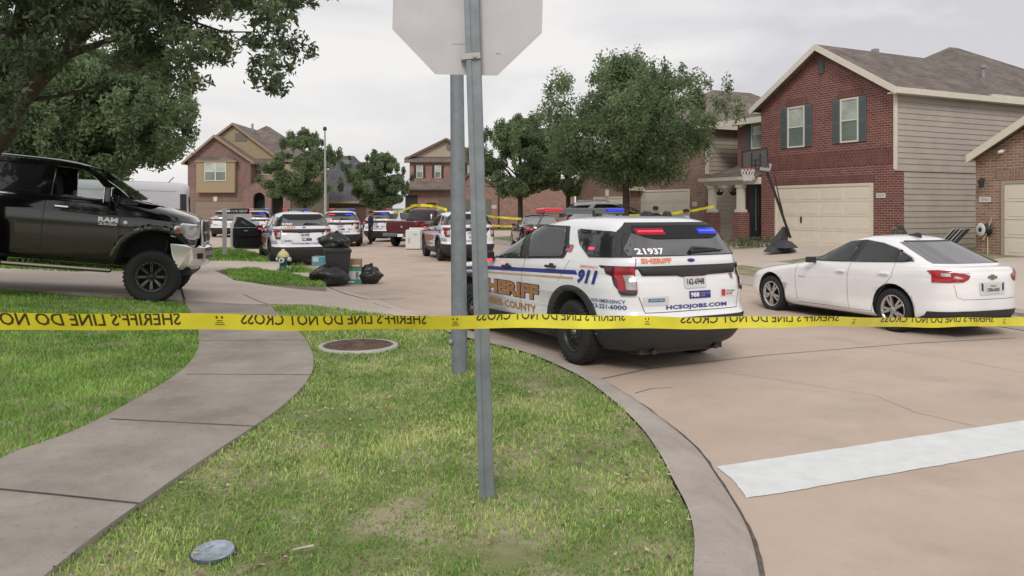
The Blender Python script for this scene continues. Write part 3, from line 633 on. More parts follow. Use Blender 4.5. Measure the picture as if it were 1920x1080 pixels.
        TR('unit_number', '21937', -.68, -.36, 1.335, 1.405, mat('white_digits', (.9,.9,.9), .5), .035, .02)
        TR('sheriff_rear_lettering', 'SHERIFF', -.66, -.28, 1.245, 1.30, orange, .04)
        TR('website_lettering', 'HCSOJOBS.COM', -.40, .48, .715, .775, navy, .03, .008)
        P = lambda nm, u0, u1, v0, v1, m, off=.007, par=None: patch(nm, rect(-u1, -u0, v0, v1), E(off), m, par or root, .05, flip=True)
        b1 = P('crisis_sticker', -.07, .24, .835, .92, navy); text('sticker_text', '988', E2(.012), -.055, .07, .85, .905, wht, b1, .04); text('sticker_text', 'SUICIDE & CRISIS\nLIFELINE', E2(.012), .085, .225, .855, .90, grayv, b1, .02)
        b2 = P('recruiting_sticker', -.68, -.36, .78, .875, mat('sticker_clear', (.6,.62,.63), .4)); P('sticker_swoosh', -.62, -.42, .82, .855, mat('teal_print', (.03,.13,.25), .5), .011, b2)
        text('sticker_text', 'JOIN OUR TEAM', E2(.013), -.60, -.44, .828, .845, wht, b2, .02)
        b3 = P('notice_sticker', .40, .64, .84, .925, wht); P('sticker_block', .405, .465, .845, .92, red, .011, b3); text('sticker_text', 'STAY BACK\n500 FEET', E2(.013), .475, .63, .855, .91, blk, b3, .02)
        patch('star_emblem', [(-.60+(.045 if i % 2 == 0 else .022)*math.cos(i*PI/5+PI/2), 1.075+(.055 if i % 2 == 0 else .027)*math.sin(i*PI/5+PI/2)) for i in range(10)], E(.008), mat('star_gold', (.3,.13,.08), .4), root, .03, flip=True)
        pu = MB(); pu.box(-.06+.0, .06, -.03, .03, 0, .02)
        # roof gear
        lb = MB(); lb.obox(Matrix.Translation((1.35, 0, 1.87)), .22, .72, .065, 0); lb.obox(Matrix.Translation((1.35, 0, 1.835)), .28, 1.30, .025, 0)
        for s_ in (-1, 1): lb.beam((1.35, s_*.60, 1.84), (1.35, s_*.70, 1.66), .05, .02); lb.obox(Matrix.Translation((1.35, s_*.3, 1.80)), .1, .06, .06)
        bar = lb.build('light_bar', mat('light_bar_grey', (.12,.13,.13), .4), root, bevel=.012)
        MB().obox(Matrix.Translation((1.35, .51, 1.87)), .26, .30, .065).build('red_light', redO, bar, bevel=.02); MB().obox(Matrix.Translation((1.35, -.51, 1.87)), .26, .30, .065).build('blue_light', blueO, bar, bevel=.02)
        for y0, y1, m_ in ((.26, .56, redE), (-.56, -.26, blueE)):
            il = MB(); f = B.end(-1, .022)
            for q in range(6):
                a = y0+(y1-y0)*q/6+.004; b = y0+(y1-y0)*(q+1)/6-.004; il.add([f(a, 1.582), f(b, 1.582), f(b, 1.598), f(a, 1.598)], [(0, 1, 2, 3)])
            il.build('window_light', m_, root)
            patch('window_light_lens', rect(y0-.02, y1+.02, 1.555, 1.625), B.end(-1, .018), mat('red_glow', (.22,.0,.008), .3, emit=.35) if m_ is redE else mat('blue_glow', (.0,.01,.32), .3, emit=.45), root, .06, flip=True)
        patch('side_flasher', rrect(-.36, -.24, 1.385, 1.41, .01), B.side(1, .014), redE, root, .05)
        an = MB(); an.cyl((.55, .3, 1.77), (.55, .3, 1.86), .018, n=10); an.build('antenna', steel, root)
        for x, y, s_ in ((-.05, -.08, 1.1), (.05, -.48, .8)):
            an = MB(); vs = []; n = 10
            an.add([(x-.12*s_, y-.05, 1.76), (x-.12*s_, y+.05, 1.76), (x+.14*s_, y+.03, 1.76), (x+.14*s_, y-.03, 1.76), (x-.10*s_, y-.035, 1.84), (x-.10*s_, y+.035, 1.84), (x, y+.03, 1.85), (x, y-.03, 1.85)], [(0,1,5,4),(1,2,6,5),(2,3,7,6),(3,0,4,7),(4,5,6,7),(3,2,1,0)]); an.build('roof_antenna', steel, root, bevel=.02)
    return root
def pose(o, rear_left, a, z=0., pitch=0., half=1.0):
    """put a car's rear axle so that its rear left tyre stands at rear_left, heading a degrees left of straight ahead"""
    a = math.radians(a); f = Vector((-math.sin(a), math.cos(a))); r = Vector((math.cos(a), math.sin(a)))
    c = Vector(rear_left[:2]) + r*half; o.location = (c.x, c.y, z); o.rotation_euler = (0, math.radians(pitch), math.atan2(f.y, f.x)); return o
SG = 'white sheriff SUVs along the street'
suv = make_suv(True, True)
pose(suv, gp(1070, 683), 27, 0, .8); tag(suv, 'large white sheriff SUV numbered 21937 parked beside the kerb in the foreground', 'police car', SG)
far = make_suv(True, False)
def police(rl, a, label, first=False, z=0., pitch=0.):
    o = far if first else copy_tree(far); pose(o, rl, a, z, pitch); return tag(o, label, 'police car', SG)
p2 = police(gp(504, 497), 23, 'white sheriff SUV with its front door wide open behind the fire hydrant', True)
p3 = police(gp(601, 462), 9, 'white sheriff SUV with red and blue lights lit, beside the standing deputy')
p4 = police(gp(694, 452), -22, 'white sheriff SUV in front of the maroon pickup, partly behind the deputy')
p5 = police(gp(820, 489), 16, 'white sheriff SUV parked behind the two grey poles, beside the white washer')
p6 = police(gp(398, 444), 6, 'far white sheriff SUV just right of the black pickup hood')
p7 = police(gp(452, 446), 10, 'far white sheriff SUV seen behind the open door, right of the white sign post')
p8 = police(gp(520, 461), 20, 'white sheriff SUV directly ahead of the one with its door open')
for o_ in (p2, p5, p6, p8):
    for k_ in kids(o_):
        if k_.name.startswith('window_light') or (o_ in (p2, p5) and k_.name.startswith('light_bar')):
            for q_ in kids(k_): bpy.data.objects.remove(q_)
            bpy.data.objects.remove(k_)
# open driver's door of the second SUV
def open_door(par):
    d = bpy.data.objects.new('open_door', None); COL.objects.link(d); d.parent = par; d.location = (2.45, .97, 0); d.rotation_euler = (0, 0, math.radians(-67))
    o = [(-1.12, .45), (-.1, .42), (0, .6), (0, 1.2), (-.35, 1.42), (-.75, 1.63), (-1.02, 1.66), (-1.18, 1.2), (-1.18, .6)]
    hole = [(-.14, 1.22), (-.42, 1.40), (-.76, 1.58), (-.98, 1.60), (-1.10, 1.22)]
    V, T = fillpoly([o, hole], .3); mb = MB(); mb.add([(x, .03, z) for x, z in V], T, 0); mb.build('door_skin', white, d, solid=.04)
    inn = [(-1.05, .50), (-.14, .47), (-.05, .6), (-.05, 1.2), (-1.12, 1.2), (-1.12, .6)]
    V, T = fillpoly([inn], .4); mb = MB(); mb.add([(x, -.035, z) for x, z in V], T, 0); mb.box(-1.0, -.2, -.09, -.04, .9, .97); mb.box(-.9, -.25, -.08, -.04, .5, .68); mb.build('door_panel', darkin, d, solid=.03)
    MB().box(-.75, -.6, -.1, -.085, 1.08, 1.12).build('inner_handle', silver, d)
    V, T = fillpoly([hole], .4); mb = MB(); mb.add([(x, .02, z) for x, z in V], T, 0); mb.build('door_window', glassL, d)
    MB().lathe([(0, .02), (.10, .01), (.11, -.03), (.05, -.1)], 16, Matrix.Translation((-.1, .2, 1.33)) @ Matrix.Rotation(PI/2, 4, 'X')).build('round_mirror', mat('mirror_white', (.6,.6,.62), .2), d)
open_door(p2)

# white saloon -------------------------------------------------
SEDK = [(.17,3.45,-.85,.78,8,4),(.24,3.62,-.98,.86,8,4),(.32,3.70,-1.06,.895,8,3.8),(.40,3.73,-1.09,.905,8,3.6),(.55,3.74,-1.11,.915,7,3.4),(.66,3.70,-1.12,.92,7,3.4),(.74,3.58,-1.12,.92,7,3.3),(.80,3.36,-1.12,.915,7,3.2),(.86,3.02,-1.12,.91,6.5,3.1),(.91,2.62,-1.11,.90,6.5,3.1),(.955,2.28,-1.09,.885,6.5,3),
        (.99,2.10,-1.08,.87,6,3),(1.015,2.03,-1.03,.86,6,3),(1.035,1.97,-.88,.845,6,3),(1.055,1.91,-.76,.83,6,3),(1.10,1.80,-.62,.805,6,3),(1.19,1.60,-.38,.755,6,3),(1.29,1.38,-.12,.70,6,3),(1.36,1.20,.06,.65,5.5,2.9),(1.41,1.02,.22,.57,5,2.7),(1.44,.90,.36,.46,4,2.5),(1.455,.78,.48,.3,3,2.2),(1.46,.72,.55,.15,3,2)]
def make_sedan(paint, full=True, name='saloon_car'):
    root = empty(name); B = Body([(k[0], k[1], k[2]*(.89 if k[2] < -.8 else 1), k[3]*.955, k[4], k[5]) for k in SEDK], 6); R = .33
    def mf(x, y, z):
        return 1 if z < .19 else 0
    body = B.mesh(160, mf).build('body', [paint, clad, darkin], root); cut(body, arch_cutters((0, 2.83), R+.02, .385, .5))
    for sg in (1, -1):
        S = lambda off: B.side(sg, off); fl = sg < 0
        patch('window_surround', [(1.96, .985), (.6, 1.02), (-.15, 1.05), (-.33, 1.08), (-.28, 1.13), (.05, 1.27), (.35, 1.345), (.75, 1.385), (1.05, 1.36), (1.45, 1.22), (1.85, 1.06)], S(.004), chrome, root, .06, flip=fl)
        patch('window_surround', [(1.98, .99), (.6, 1.027), (-.13, 1.058), (-.30, 1.085), (-.25, 1.13), (.07, 1.262), (.36, 1.338), (.75, 1.377), (1.04, 1.352), (1.44, 1.213), (1.82, 1.06)], S(.007), clad, root, .06, flip=fl)
        patch('side_window', [(1.92, 1.005), (.93, 1.03), (.88, 1.15), (.80, 1.36), (1.02, 1.338), (1.40, 1.20), (1.75, 1.07)], S(.011), glass, root, .06, flip=fl)
        patch('side_window', [(.80, 1.035), (-.02, 1.058), (.02, 1.235), (.36, 1.325), (.68, 1.362), (.74, 1.2)], S(.011), glass, root, .06, flip=fl)
        patch('quarter_window', [(-.05, 1.06), (-.25, 1.095), (-.2, 1.13), (-.01, 1.225)], S(.011), glass, root, .05, flip=fl)
        gapm = mat('gap', (.08,.08,.08), .8)
        for pts in ([(.86, 1.03), (.90, .8), (.90, .25)], [(2.12, .93), (2.15, .7), (2.12, .3)], [(-.02, 1.05), (.0, .85), (.2, .62), (.38, .40), (.42, .27)], [(.42, .27), (2.12, .26)]):
            Q = []
            for p, q in zip(pts, pts[1:]):
                for t in range(8): Q.append((p[0]+(q[0]-p[0])*t/8, p[1]+(q[1]-p[1])*t/8))
            Q.append(pts[-1]); mb = MB(); f = S(.003); vs = []
            for i, p in enumerate(Q):
                a = Q[max(i-1, 0)]; b = Q[min(i+1, len(Q)-1)]; d = Vector((b[0]-a[0], b[1]-a[1])).normalized()
                for q in (-.003, .003): vs.append(f(p[0]-d.y*q, p[1]+d.x*q))
            mb.add(vs, [(2*i, 2*i+1, 2*i+3, 2*i+2) for i in range(len(Q)-1)]); mb.build('door_gap', gapm, root)
        for x, z in ((1.05, .86), (.14, .875)):
            c = Vector(S(.028)(x, z)); hb = MB(); hb.obox(Matrix.Translation(c), .21, .02, .028); hb.obox(Matrix.Translation(c-Vector((0, sg*.02, 0))), .15, .03, .05)
            hb.build('door_handle', paint, root, bevel=.01)
        mm = MB(); c = Vector((1.68, sg*.93, 1.02)); mm.obox(Matrix.Translation(c), .11, .16, .10); mm.beam(c+Vector((.03, -sg*.12, -.05)), c, .05, .04); mm.build('side_mirror', clad, root, bevel=.035)
        # tail lamps
        tl = patch('tail_lamp', [(-.58, .965), (-.66, .90), (-.74, .80), (-.86, .80), (-.86, .965), (-.72, .975)], S(.012), redl, root, .04, flip=fl)
        Eo = B.end(-1, .016); patch('lamp_lens', [(sg*.40, .90), (sg*.48, .925), (sg*.62, .945), (sg*.77, .965), (sg*.78, .80), (sg*.5, .81), (sg*.43, .85)], Eo, redl, tl, .03, flip=sg > 0)
        patch('reverse_lamp', [(sg*.50, .87), (sg*.60, .90), (sg*.62, .865), (sg*.52, .85)], B.end(-1, .022), clearl, tl, .03, flip=sg > 0); patch('reverse_lamp', rect(*sorted((sg*.64, sg*.72)), .89, .93), B.end(-1, .022), clearl, tl, .03, flip=sg > 0)
        patch('headlight', [(sg*.45, .62), (sg*.70, .64), (sg*.72, .69), (sg*.45, .67)], B.end(1, .01), clearl, root, .04, flip=sg < 0)
    E = lambda off: B.end(-1, off)
    patch('windscreen', [(-.72, 1.06), (.72, 1.06), (.56, 1.34), (-.56, 1.34)], B.end(1, .006), glass, root, .05)
    patch('rear_window', [(-.66, 1.062), (.66, 1.062), (.54, 1.355), (-.54, 1.355)], E(.006), mat('sedan_rear_glass', (.05,.05,.055), .06, ior=3.2), root, .05, flip=True)
    patch('roof_edge_trim', [(-.50, 1.355), (.50, 1.355), (.44, 1.375), (-.44, 1.375)], E(.008), clad, root, .05, flip=True)
    patch('rear_bumper_trim', [(-.80, .20), (.80, .20), (.80, .375), (.5, .395), (-.5, .395), (-.80, .375)], E(.010), clad, root, .05, flip=True)
    for sg in (1, -1): patch('bumper_trim_corner', [(-.42, .22), (-.84, .21), (-.84, .372), (-.70, .35)], B.side(sg, .010), clad, root, .05, flip=sg < 0)
    f = E(.004); mg = MB(); pts = [(-.62, .80), (-.58, .60), (-.5, .56), (.5, .56), (.58, .60), (.62, .80)]; Q = []
    for p, q in zip(pts, pts[1:]):
        for t in range(8): Q.append((p[0]+(q[0]-p[0])*t/8, p[1]+(q[1]-p[1])*t/8))
    mg.add([v for p in Q for v in (f(p[0]*.995, p[1]-.003), f(p[0]*1.003, p[1]+.003))], [(2*i, 2*i+1, 2*i+3, 2*i+2) for i in range(len(Q)-1)]); mg.build('boot_gap', mat('gap', (.08,.08,.08), .8), root)
    patch('plate_recess', [(-.24, .62), (.24, .62), (.26, .80), (-.26, .80)], E(.008), mat('recess_white', (.66,.66,.68), .4), root, .05, flip=True)
    patch('recess_side', [(-.22, .69), (-.185, .67), (-.185, .78), (-.22, .80)], E(.011), clad, root, .05, flip=True); patch('recess_side', [(.22, .69), (.185, .67), (.185, .78), (.22, .80)], E(.011), clad, root, .05)
    plate(root, E, -.15, .15, .64, .77, 'TEXAS', 'CRN-0181')
    cr_ = patch('bow_tie_emblem', [(-.085, .855), (-.03, .855), (-.03, .84), (.04, .84), (.04, .86), (.095, .86), (.08, .895), (.03, .895), (.03, .91), (-.04, .91), (-.04, .89), (-.095, .89)], E(.012), mat('gold_emblem', (.25,.2,.1), .3, metal=.6), root, .04, flip=True)
    text('model_lettering', 'MALIBU', (lambda u, v: B.end(-1, .010)(-u, v)), -.52, -.38, .925, .94, grayv, root, .02)
    text('door_lettering', 'MALIBU', (lambda u, v: B.side(1, .006)(u, v)), 2.05, 1.88, .70, .718, grayv, root, .02, flip=True)
    fin = MB(); fin.add([(.55, -.03, 1.44), (.55, .03, 1.44), (.25, .035, 1.415), (.25, -.035, 1.415), (.30, 0, 1.50), (.24, 0, 1.485)], [(0, 1, 4), (1, 2, 5, 4), (2, 3, 5), (3, 0, 4, 5)]); fin.build('fin_antenna', clad, root)
    MB().box(-.9, 3.5, -.5, .5, .16, .3).build('underbody', darkin, root)
    for sg in (1, -1):
        wheel(root, 0, sg*.765, R, .215, .225, 'alloy', sg, detail=full); wheel(root, 2.83, sg*.765, R, .215, .225, 'alloy', sg, detail=full)
    return root
sedan = make_sedan(whiteC); pose(sedan, gp(1672, 622), 20.5, 0, .6, half=.87); tag(sedan, 'white four-door saloon car with silver five-spoke wheels in front of the brick houses', 'car')
bs = make_sedan(blackP, False); pose(bs, px(975, 440, 34.), 8, .16, half=.9); tag(bs, 'black saloon car whose roof shows left of the near sheriff SUV light bar', 'car')

# black lifted pickup ------------------------------------------
TRK = [(.62,4.24,-1.15,.90,10,5),(.68,4.35,-1.2,.97,10,5),(.85,4.43,-1.2,.99,10,5),(1.10,4.48,-1.2,1.0,10,5),(1.32,4.50,-1.2,1.005,10,5),(1.44,4.47,-1.2,1.0,10,5),(1.50,4.42,-1.2,.985,9,4.5),(1.56,4.34,-1.19,.97,9,4),(1.62,4.14,-1.18,.955,8,4),(1.67,3.92,-1.17,.94,8,4),(1.70,3.78,-1.1,.93,8,4),(1.702,3.77,2.95,.925,6,4),(1.74,3.58,3.05,.90,6,4),(1.77,3.42,3.2,.85,6,4)]
def make_truck(lift=True):
    root = empty('pickup_truck'); B = Body(TRK, 6); R = .46
    body = B.mesh(128, lambda x, y, z: 1 if z < .66 else 0).build('body', [blackP, clad, darkin], root); cut(body, arch_cutters((0, 3.8), .66, .60, .5))
    for sg in (1, -1):
        S = lambda off: B.side(sg, off); fl = sg < 0
        for x in (0, 3.8):
            o = arc(x, .66, .70, 0, 180, 24); i = arc(x, .66, .61, 0, 180, 20)
            patch('wheel_arch_flare', [o + i[::-1]], S(.022), blackP, root, .04, flip=fl, solid=.03)
        MB().obox(Matrix.Translation((1.9, sg*1.02, .52)), 2.5, .14, .07).build('side_step', clad, root, bevel=.02)
        MB().obox(Matrix.Translation((1.9, sg*1.095, .535)), 2.5, .012, .03).build('step_trim', chrome, root)
        for x0, x1, z in ((3.2, 3.2, 0), (2.02, 2.02, 0)):
            f = S(.003); n = 8; mb = MB(); mb.add([f(x0+q, .72+(1.66-.72)*t/n) for t in range(n+1) for q in (-.004, .004)], [(2*i_, 2*i_+1, 2*i_+3, 2*i_+2) for i_ in range(n)]); mb.build('door_gap', darkin, root)
        for x in (2.28, 1.0):
            c = Vector(S(.04)(x, 1.53)); MB().obox(Matrix.Translation(c), .22, .025, .045).build('door_handle', chrome, root, bevel=.012)
        patch('headlight_bezel', [(4.03, 1.185), (4.42, 1.15), (4.42, 1.425), (4.19, 1.435), (4.08, 1.365)], S(.004), chrome, root, .04, flip=fl)
        hl = patch('headlight', [(4.02, 1.20), (4.40, 1.17), (4.40, 1.40), (4.20, 1.41), (4.10, 1.35)], S(.008), clearl, root, .04, flip=fl)
        patch('turn_signal', [(4.04, 1.21), (4.14, 1.21), (4.18, 1.33), (4.12, 1.34)], S(.014), amber, hl, .04, flip=fl)
        patch('headlight_front', rect(*sorted((sg*.64, sg*.90)), 1.18, 1.40), B.end(1, .01), clearl, hl, .05, flip=sg < 0)
        # cab side frame with real window openings
        yo = lambda z: .925-.17*((z-1.68)/.62)
        fr = [(3.46, 1.67), (3.10, 1.93), (2.68, 2.20), (2.45, 2.28), (1.9, 2.32), (1.0, 2.31), (.86, 2.25), (.80, 1.67)]
        h1 = [(2.08, 1.72), (3.06, 1.72), (3.02, 1.78), (2.74, 2.06), (2.58, 2.17), (2.42, 2.21), (2.08, 2.22)]; h2 = [(1.02, 1.72), (1.92, 1.72), (1.92, 2.22), (1.12, 2.22), (1.02, 2.12)]
        V, T = fillpoly([fr, h1, h2], .2); mb = MB(); mb.add([(x, sg*yo(z), z) for x, z in V], [t if sg < 0 else t[::-1] for t in T]); mb.build('cab_side', blackP, root, solid=.05)
        mb = MB(); mb.add([(x, sg*(yo(z)-.03), z) for x, z in h1], [tuple(range(len(h1)))]); mb.build('door_window', MATS.get('thin_glass') or thin_glass(), root)
        mb = MB(); mb.add([(x, sg*(yo(z)-.03), z) for x, z in h2], [tuple(range(len(h2)))]); mb.build('rear_door_window', glass, root)
        mm = MB(); c = Vector((3.02, sg*1.20, 1.80)); mm.obox(Matrix.Translation(c), .08, .18, .24); mm.beam(c+Vector((.02, -sg*.32, -.10)), c+Vector((0, 0, -.06)), .07, .05); mm.beam(c+Vector((.02, -sg*.30, .02)), c+Vector((0, 0, .02)), .05, .03); mi = mm.build('side_mirror', blackP, root, bevel=.03)
        MB().obox(Matrix.Translation(c+Vector((-.056, 0, 0))), .006, .18, .26).build('mirror_glass', chrome, mi)
        MB().obox(Matrix.Translation(c+Vector((.056, 0, .06))), .012, .2, .16).build('mirror_cap', chrome, mi, bevel=.005)
    rf = Body([(2.27,2.55,.86,.76,8,4),(2.30,2.50,.88,.755,8,4),(2.335,2.35,.95,.70,6,3),(2.35,2.1,1.1,.5,4,2.5),(2.355,1.9,1.3,.2,3,2)], 4).mesh(80).build('roof', blackP, root)
    def quad(nm, pts, m, sol=.006): mb = MB(); mb.add(pts, [tuple(range(len(pts)))]); return mb.build(nm, m, root, solid=sol)
    quad('windscreen', [(3.46, -.86, 1.73), (3.46, .86, 1.73), (2.56, .72, 2.27), (2.56, -.72, 2.27)], thin_glass())
    quad('back_window', [(.84, -.85, 1.69), (.84, .85, 1.69), (.88, .72, 2.27), (.88, -.72, 2.27)], glass)
    it = MB()
    for x in (2.2, 1.3):
        for y in (-.42, .42): it.box(x-.35, x+.05, y-.25, y+.25, 1.55, 1.72); it.obox(Matrix.Translation((x-.38, y, 1.85)) @ Matrix.Rotation(-.2, 4, 'Y'), .13, .48, .45); it.obox(Matrix.Translation((x-.44, y, 2.12)), .1, .26, .14)
    it.box(2.9, 3.3, -.8, .8, 1.66, 1.74); it.build('cab_seats', darkin, root, bevel=.03)
    sw = MB(); sw.tube([(2.75+.05*math.sin(t), .42+.19*math.cos(t), 1.80+.17*math.sin(t)) for t in np.linspace(0, 2*PI, 20)], .015, 8); sw.build('steering_wheel', darkin, root)
    gr = MB(); gr.obox(Matrix.Translation((4.50, 0, 1.28)) @ Matrix.Rotation(-.12, 4, 'Y'), .06, 1.20, .48, 0)
    gr.obox(Matrix.Translation((4.515, 0, 1.30)) @ Matrix.Rotation(-.12, 4, 'Y'), .05, 1.08, .38, 1)
    for y in (-.2, .2): gr.obox(Matrix.Translation((4.525, y, 1.30)) @ Matrix.Rotation(-.12, 4, 'Y'), .05, .05, .42)
    gr.obox(Matrix.Translation((4.53, 0, 1.28)), .05, 1.0, .05); gr.build('grille', [chrome, darkin], root, bevel=.02)
    bu = MB(); pf = [(1.06, 4.54), (1.02, 4.65), (.82, 4.69), (.70, 4.62), (.62, 4.50)]
    for y0, y1, dx0, dx1 in ((-1.0, -.7, -.26, -.06), (-.7, 0, -.06, 0), (0, .7, 0, -.06), (.7, 1.0, -.06, -.26)):
        vs = [(x+dx0, y0, z) for z, x in pf]+[(x+dx1, y1, z) for z, x in pf]; n = len(pf); bu.add(vs, [(i, i+1, n+i+1, n+i) for i in range(n-1)], 0, False)
        vs2 = [(4.54+dx0, y0, 1.06), (4.54+dx1, y1, 1.06), (4.26+dx1*.3, y1, 1.06), (4.26+dx0*.3, y0, 1.06)]; bu.add(vs2, [(0, 1, 2, 3)])
    for sg in (1, -1): bu.add([(4.30, sg*1.0, 1.06), (4.04, sg*1.01, 1.06), (4.09, sg*1.01, .86), (4.20, sg*1.01, .62), (4.27, sg*1.0, .62), (4.37, sg*1.0, .70), (4.44, sg*1.0, .82), (4.40, sg*1.0, 1.02)], [tuple(range(8))], 0)
    bo = bu.build('front_bumper', chrome, root, solid=.03)
    fo = MB()
    for sg in (1, -1): fo.obox(Matrix.Translation((4.53, sg*.78, .88)) @ Matrix.Rotation(sg*-.5, 4, 'Z'), .02, .2, .10)
    fo.build('fog_lamp', clad, bo)
    MB().box(4.15, 4.42, -.8, .8, .50, .62).build('air_dam', clad, root, bevel=.03)
    ch = MB()
    for y in (-.45, .45): ch.box(-1.1, 4.4, y-.05, y+.05, .58, .74)
    for x in (0, 3.8): ch.cyl((x, -.85, .46), (x, .85, .46), .05, n=12); ch.cyl((x, -.15, .44), (x, .15, .44), .14, n=14); ch.cyl((x+.1, .62, .46), (x+.15, .6, 1.1), .03, n=10); ch.cyl((x+.1, -.62, .46), (x+.15, -.6, 1.1), .03, n=10)
    ch.build('chassis', mat('chassis_dirty', (.03,.027,.025), .8), root)
    for sg in (1, -1):
        for x in (0, 3.8): wheel(root, x, sg*.90, R, .32, .26, 'off', sg)
    S = B.side(-1, .01)
    text('badge', 'RAM', S, 2.86, 3.17, 1.34, 1.42, silver, root, .05); text('badge', '2500', S, 2.87, 3.16, 1.285, 1.325, silver, root, .03); text('badge', 'TURBO DIESEL', S, 3.24, 3.42, 1.30, 1.325, grayv, root, .02)
    patch('engine_badge', [(3.29+.035*math.cos(t), 1.36+.03*math.sin(t)) for t in np.linspace(0, 2*PI, 14)[:-1]], S, silver, root, .04)
    wi = MB()
    for y in (-.5, .1): wi.tube([(3.48, y, 1.70), (3.40, y+.2, 1.735), (3.34, y+.55, 1.775)], .012, 6)
    wi.build('wiper', clad, root)
    return root
def thin_glass():
    if 'thin_glass' in MATS: return MATS['thin_glass']
    m = bpy.data.materials.new('thin_glass'); m.use_nodes = True; t = m.node_tree; k = t.links.new
    tr = t.nodes.new('ShaderNodeBsdfTransparent'); tr.inputs[0].default_value = (.90, .96, .93, 1); gl = t.nodes.new('ShaderNodeBsdfGlossy'); gl.inputs[1].default_value = .02
    fr = t.nodes.new('ShaderNodeFresnel'); fr.inputs[0].default_value = 1.7; mxx = t.nodes.new('ShaderNodeMixShader'); k(fr.outputs[0], mxx.inputs[0]); k(tr.outputs[0], mxx.inputs[1]); k(gl.outputs[0], mxx.inputs[2]); k(mxx.outputs[0], t.nodes['Material Output'].inputs[0])
    MATS['thin_glass'] = m; return m
truck = make_truck()
# front wheel on the driveway at this spot; nose pointing right, down the slope
sp_ = gp(283, 570, .21); ang = math.radians(16.0); slope = math.radians(5.8)
dv = Vector((math.cos(ang), math.sin(ang))); fw = Vector((sp_.x, sp_.y)) + Vector((-dv.y, dv.x))*.9
truck.location = (fw.x-dv.x*3.8, fw.y-dv.y*3.8, .235+3.8*math.sin(slope)); truck.rotation_euler = (0, slope, ang)
tag(truck, 'black lifted crew cab pickup with chrome bumper and off-road wheels on the left driveway', 'truck')

# maroon pickup (rear three-quarter view) ----------------------
def make_pickup2():
    root = empty('pickup_truck')
    mb = MB(); mb.box(-1.15, 1.0, -.98, .98, .62, 1.22); b = MB()
    K = [(.55,4.5,-1.1,.93,10,6),(.65,4.6,-1.18,.98,10,6),(1.0,4.65,-1.2,1.0,10,7),(1.15,4.5,-1.2,1.0,10,7),(1.24,3.9,-1.2,.98,10,7),(1.27,3.5,-1.19,.96,10,7)]
    B = Body(K, 5); body = B.mesh(96).build('body', [maroon, darkin], root); cut(body, arch_cutters((0, 3.6), .44, .48, .6))
    G = Body([(1.26,3.35,1.05,.90,8,5),(1.5,2.9,1.15,.83,8,5),(1.75,2.45,1.25,.76,7,4),(1.86,2.25,1.35,.68,6,3),(1.90,2.0,1.5,.5,4,2.5)], 4); G.mesh(72).build('cab', maroon, root)
    patch('rear_window', [(-.76, 1.32), (.76, 1.32), (.66, 1.76), (-.66, 1.76)], G.end(-1, .008), glass, root, .1, flip=True); patch('windscreen', [(-.76, 1.34), (.76, 1.34), (.66, 1.76), (-.66, 1.76)], G.end(1, .008), glass, root, .1)
    for sg in (1, -1):
        patch('side_window', [(1.35, 1.34), (2.1, 1.34), (2.1, 1.76), (1.45, 1.76)], G.side(sg, .008), glass, root, .1, flip=sg < 0); patch('side_window', [(2.2, 1.34), (2.95, 1.34), (2.45, 1.76), (2.2, 1.76)], G.side(sg, .008), glass, root, .1, flip=sg < 0)
        patch('tail_lamp', rect(*sorted((sg*.86, sg*.97)), .82, 1.2), B.end(-1, .03), redl, root, .06, flip=sg > 0); 
        for x in (0, 3.6): wheel(root, x, sg*.86, .4, .27, .23, 'steel', sg, detail=False)
    patch('tailgate', rect(-.83, .83, .74, 1.24), B.end(-1, .02), maroon, root, .1, flip=True)
    patch('round_emblem', [(.06*math.cos(t), 1.0+.06*math.sin(t)) for t in np.linspace(0, 2*PI, 14)[:-1]], B.end(-1, .03), silver, root, .1, flip=True)
    MB().box(-1.38, -1.18, -.95, -.2, .52, .70).box(-1.38, -1.18, .2, .95, .52, .70).box(-1.34, -1.2, -.2, .2, .5, .62).build('rear_bumper', mat('grey_bumper', (.12,.13,.13), .5), root, bevel=.03)
    MB().box(-1.392, -1.382, -.15, .15, .52, .66).build('licence_plate', wht, root)
    return root
mp_ = make_pickup2(); pose(mp_, gp(738, 461), -16, 0, half=.98); tag(mp_, 'maroon pickup truck with yellow tape over its roof, tailgate toward the camera', 'truck')

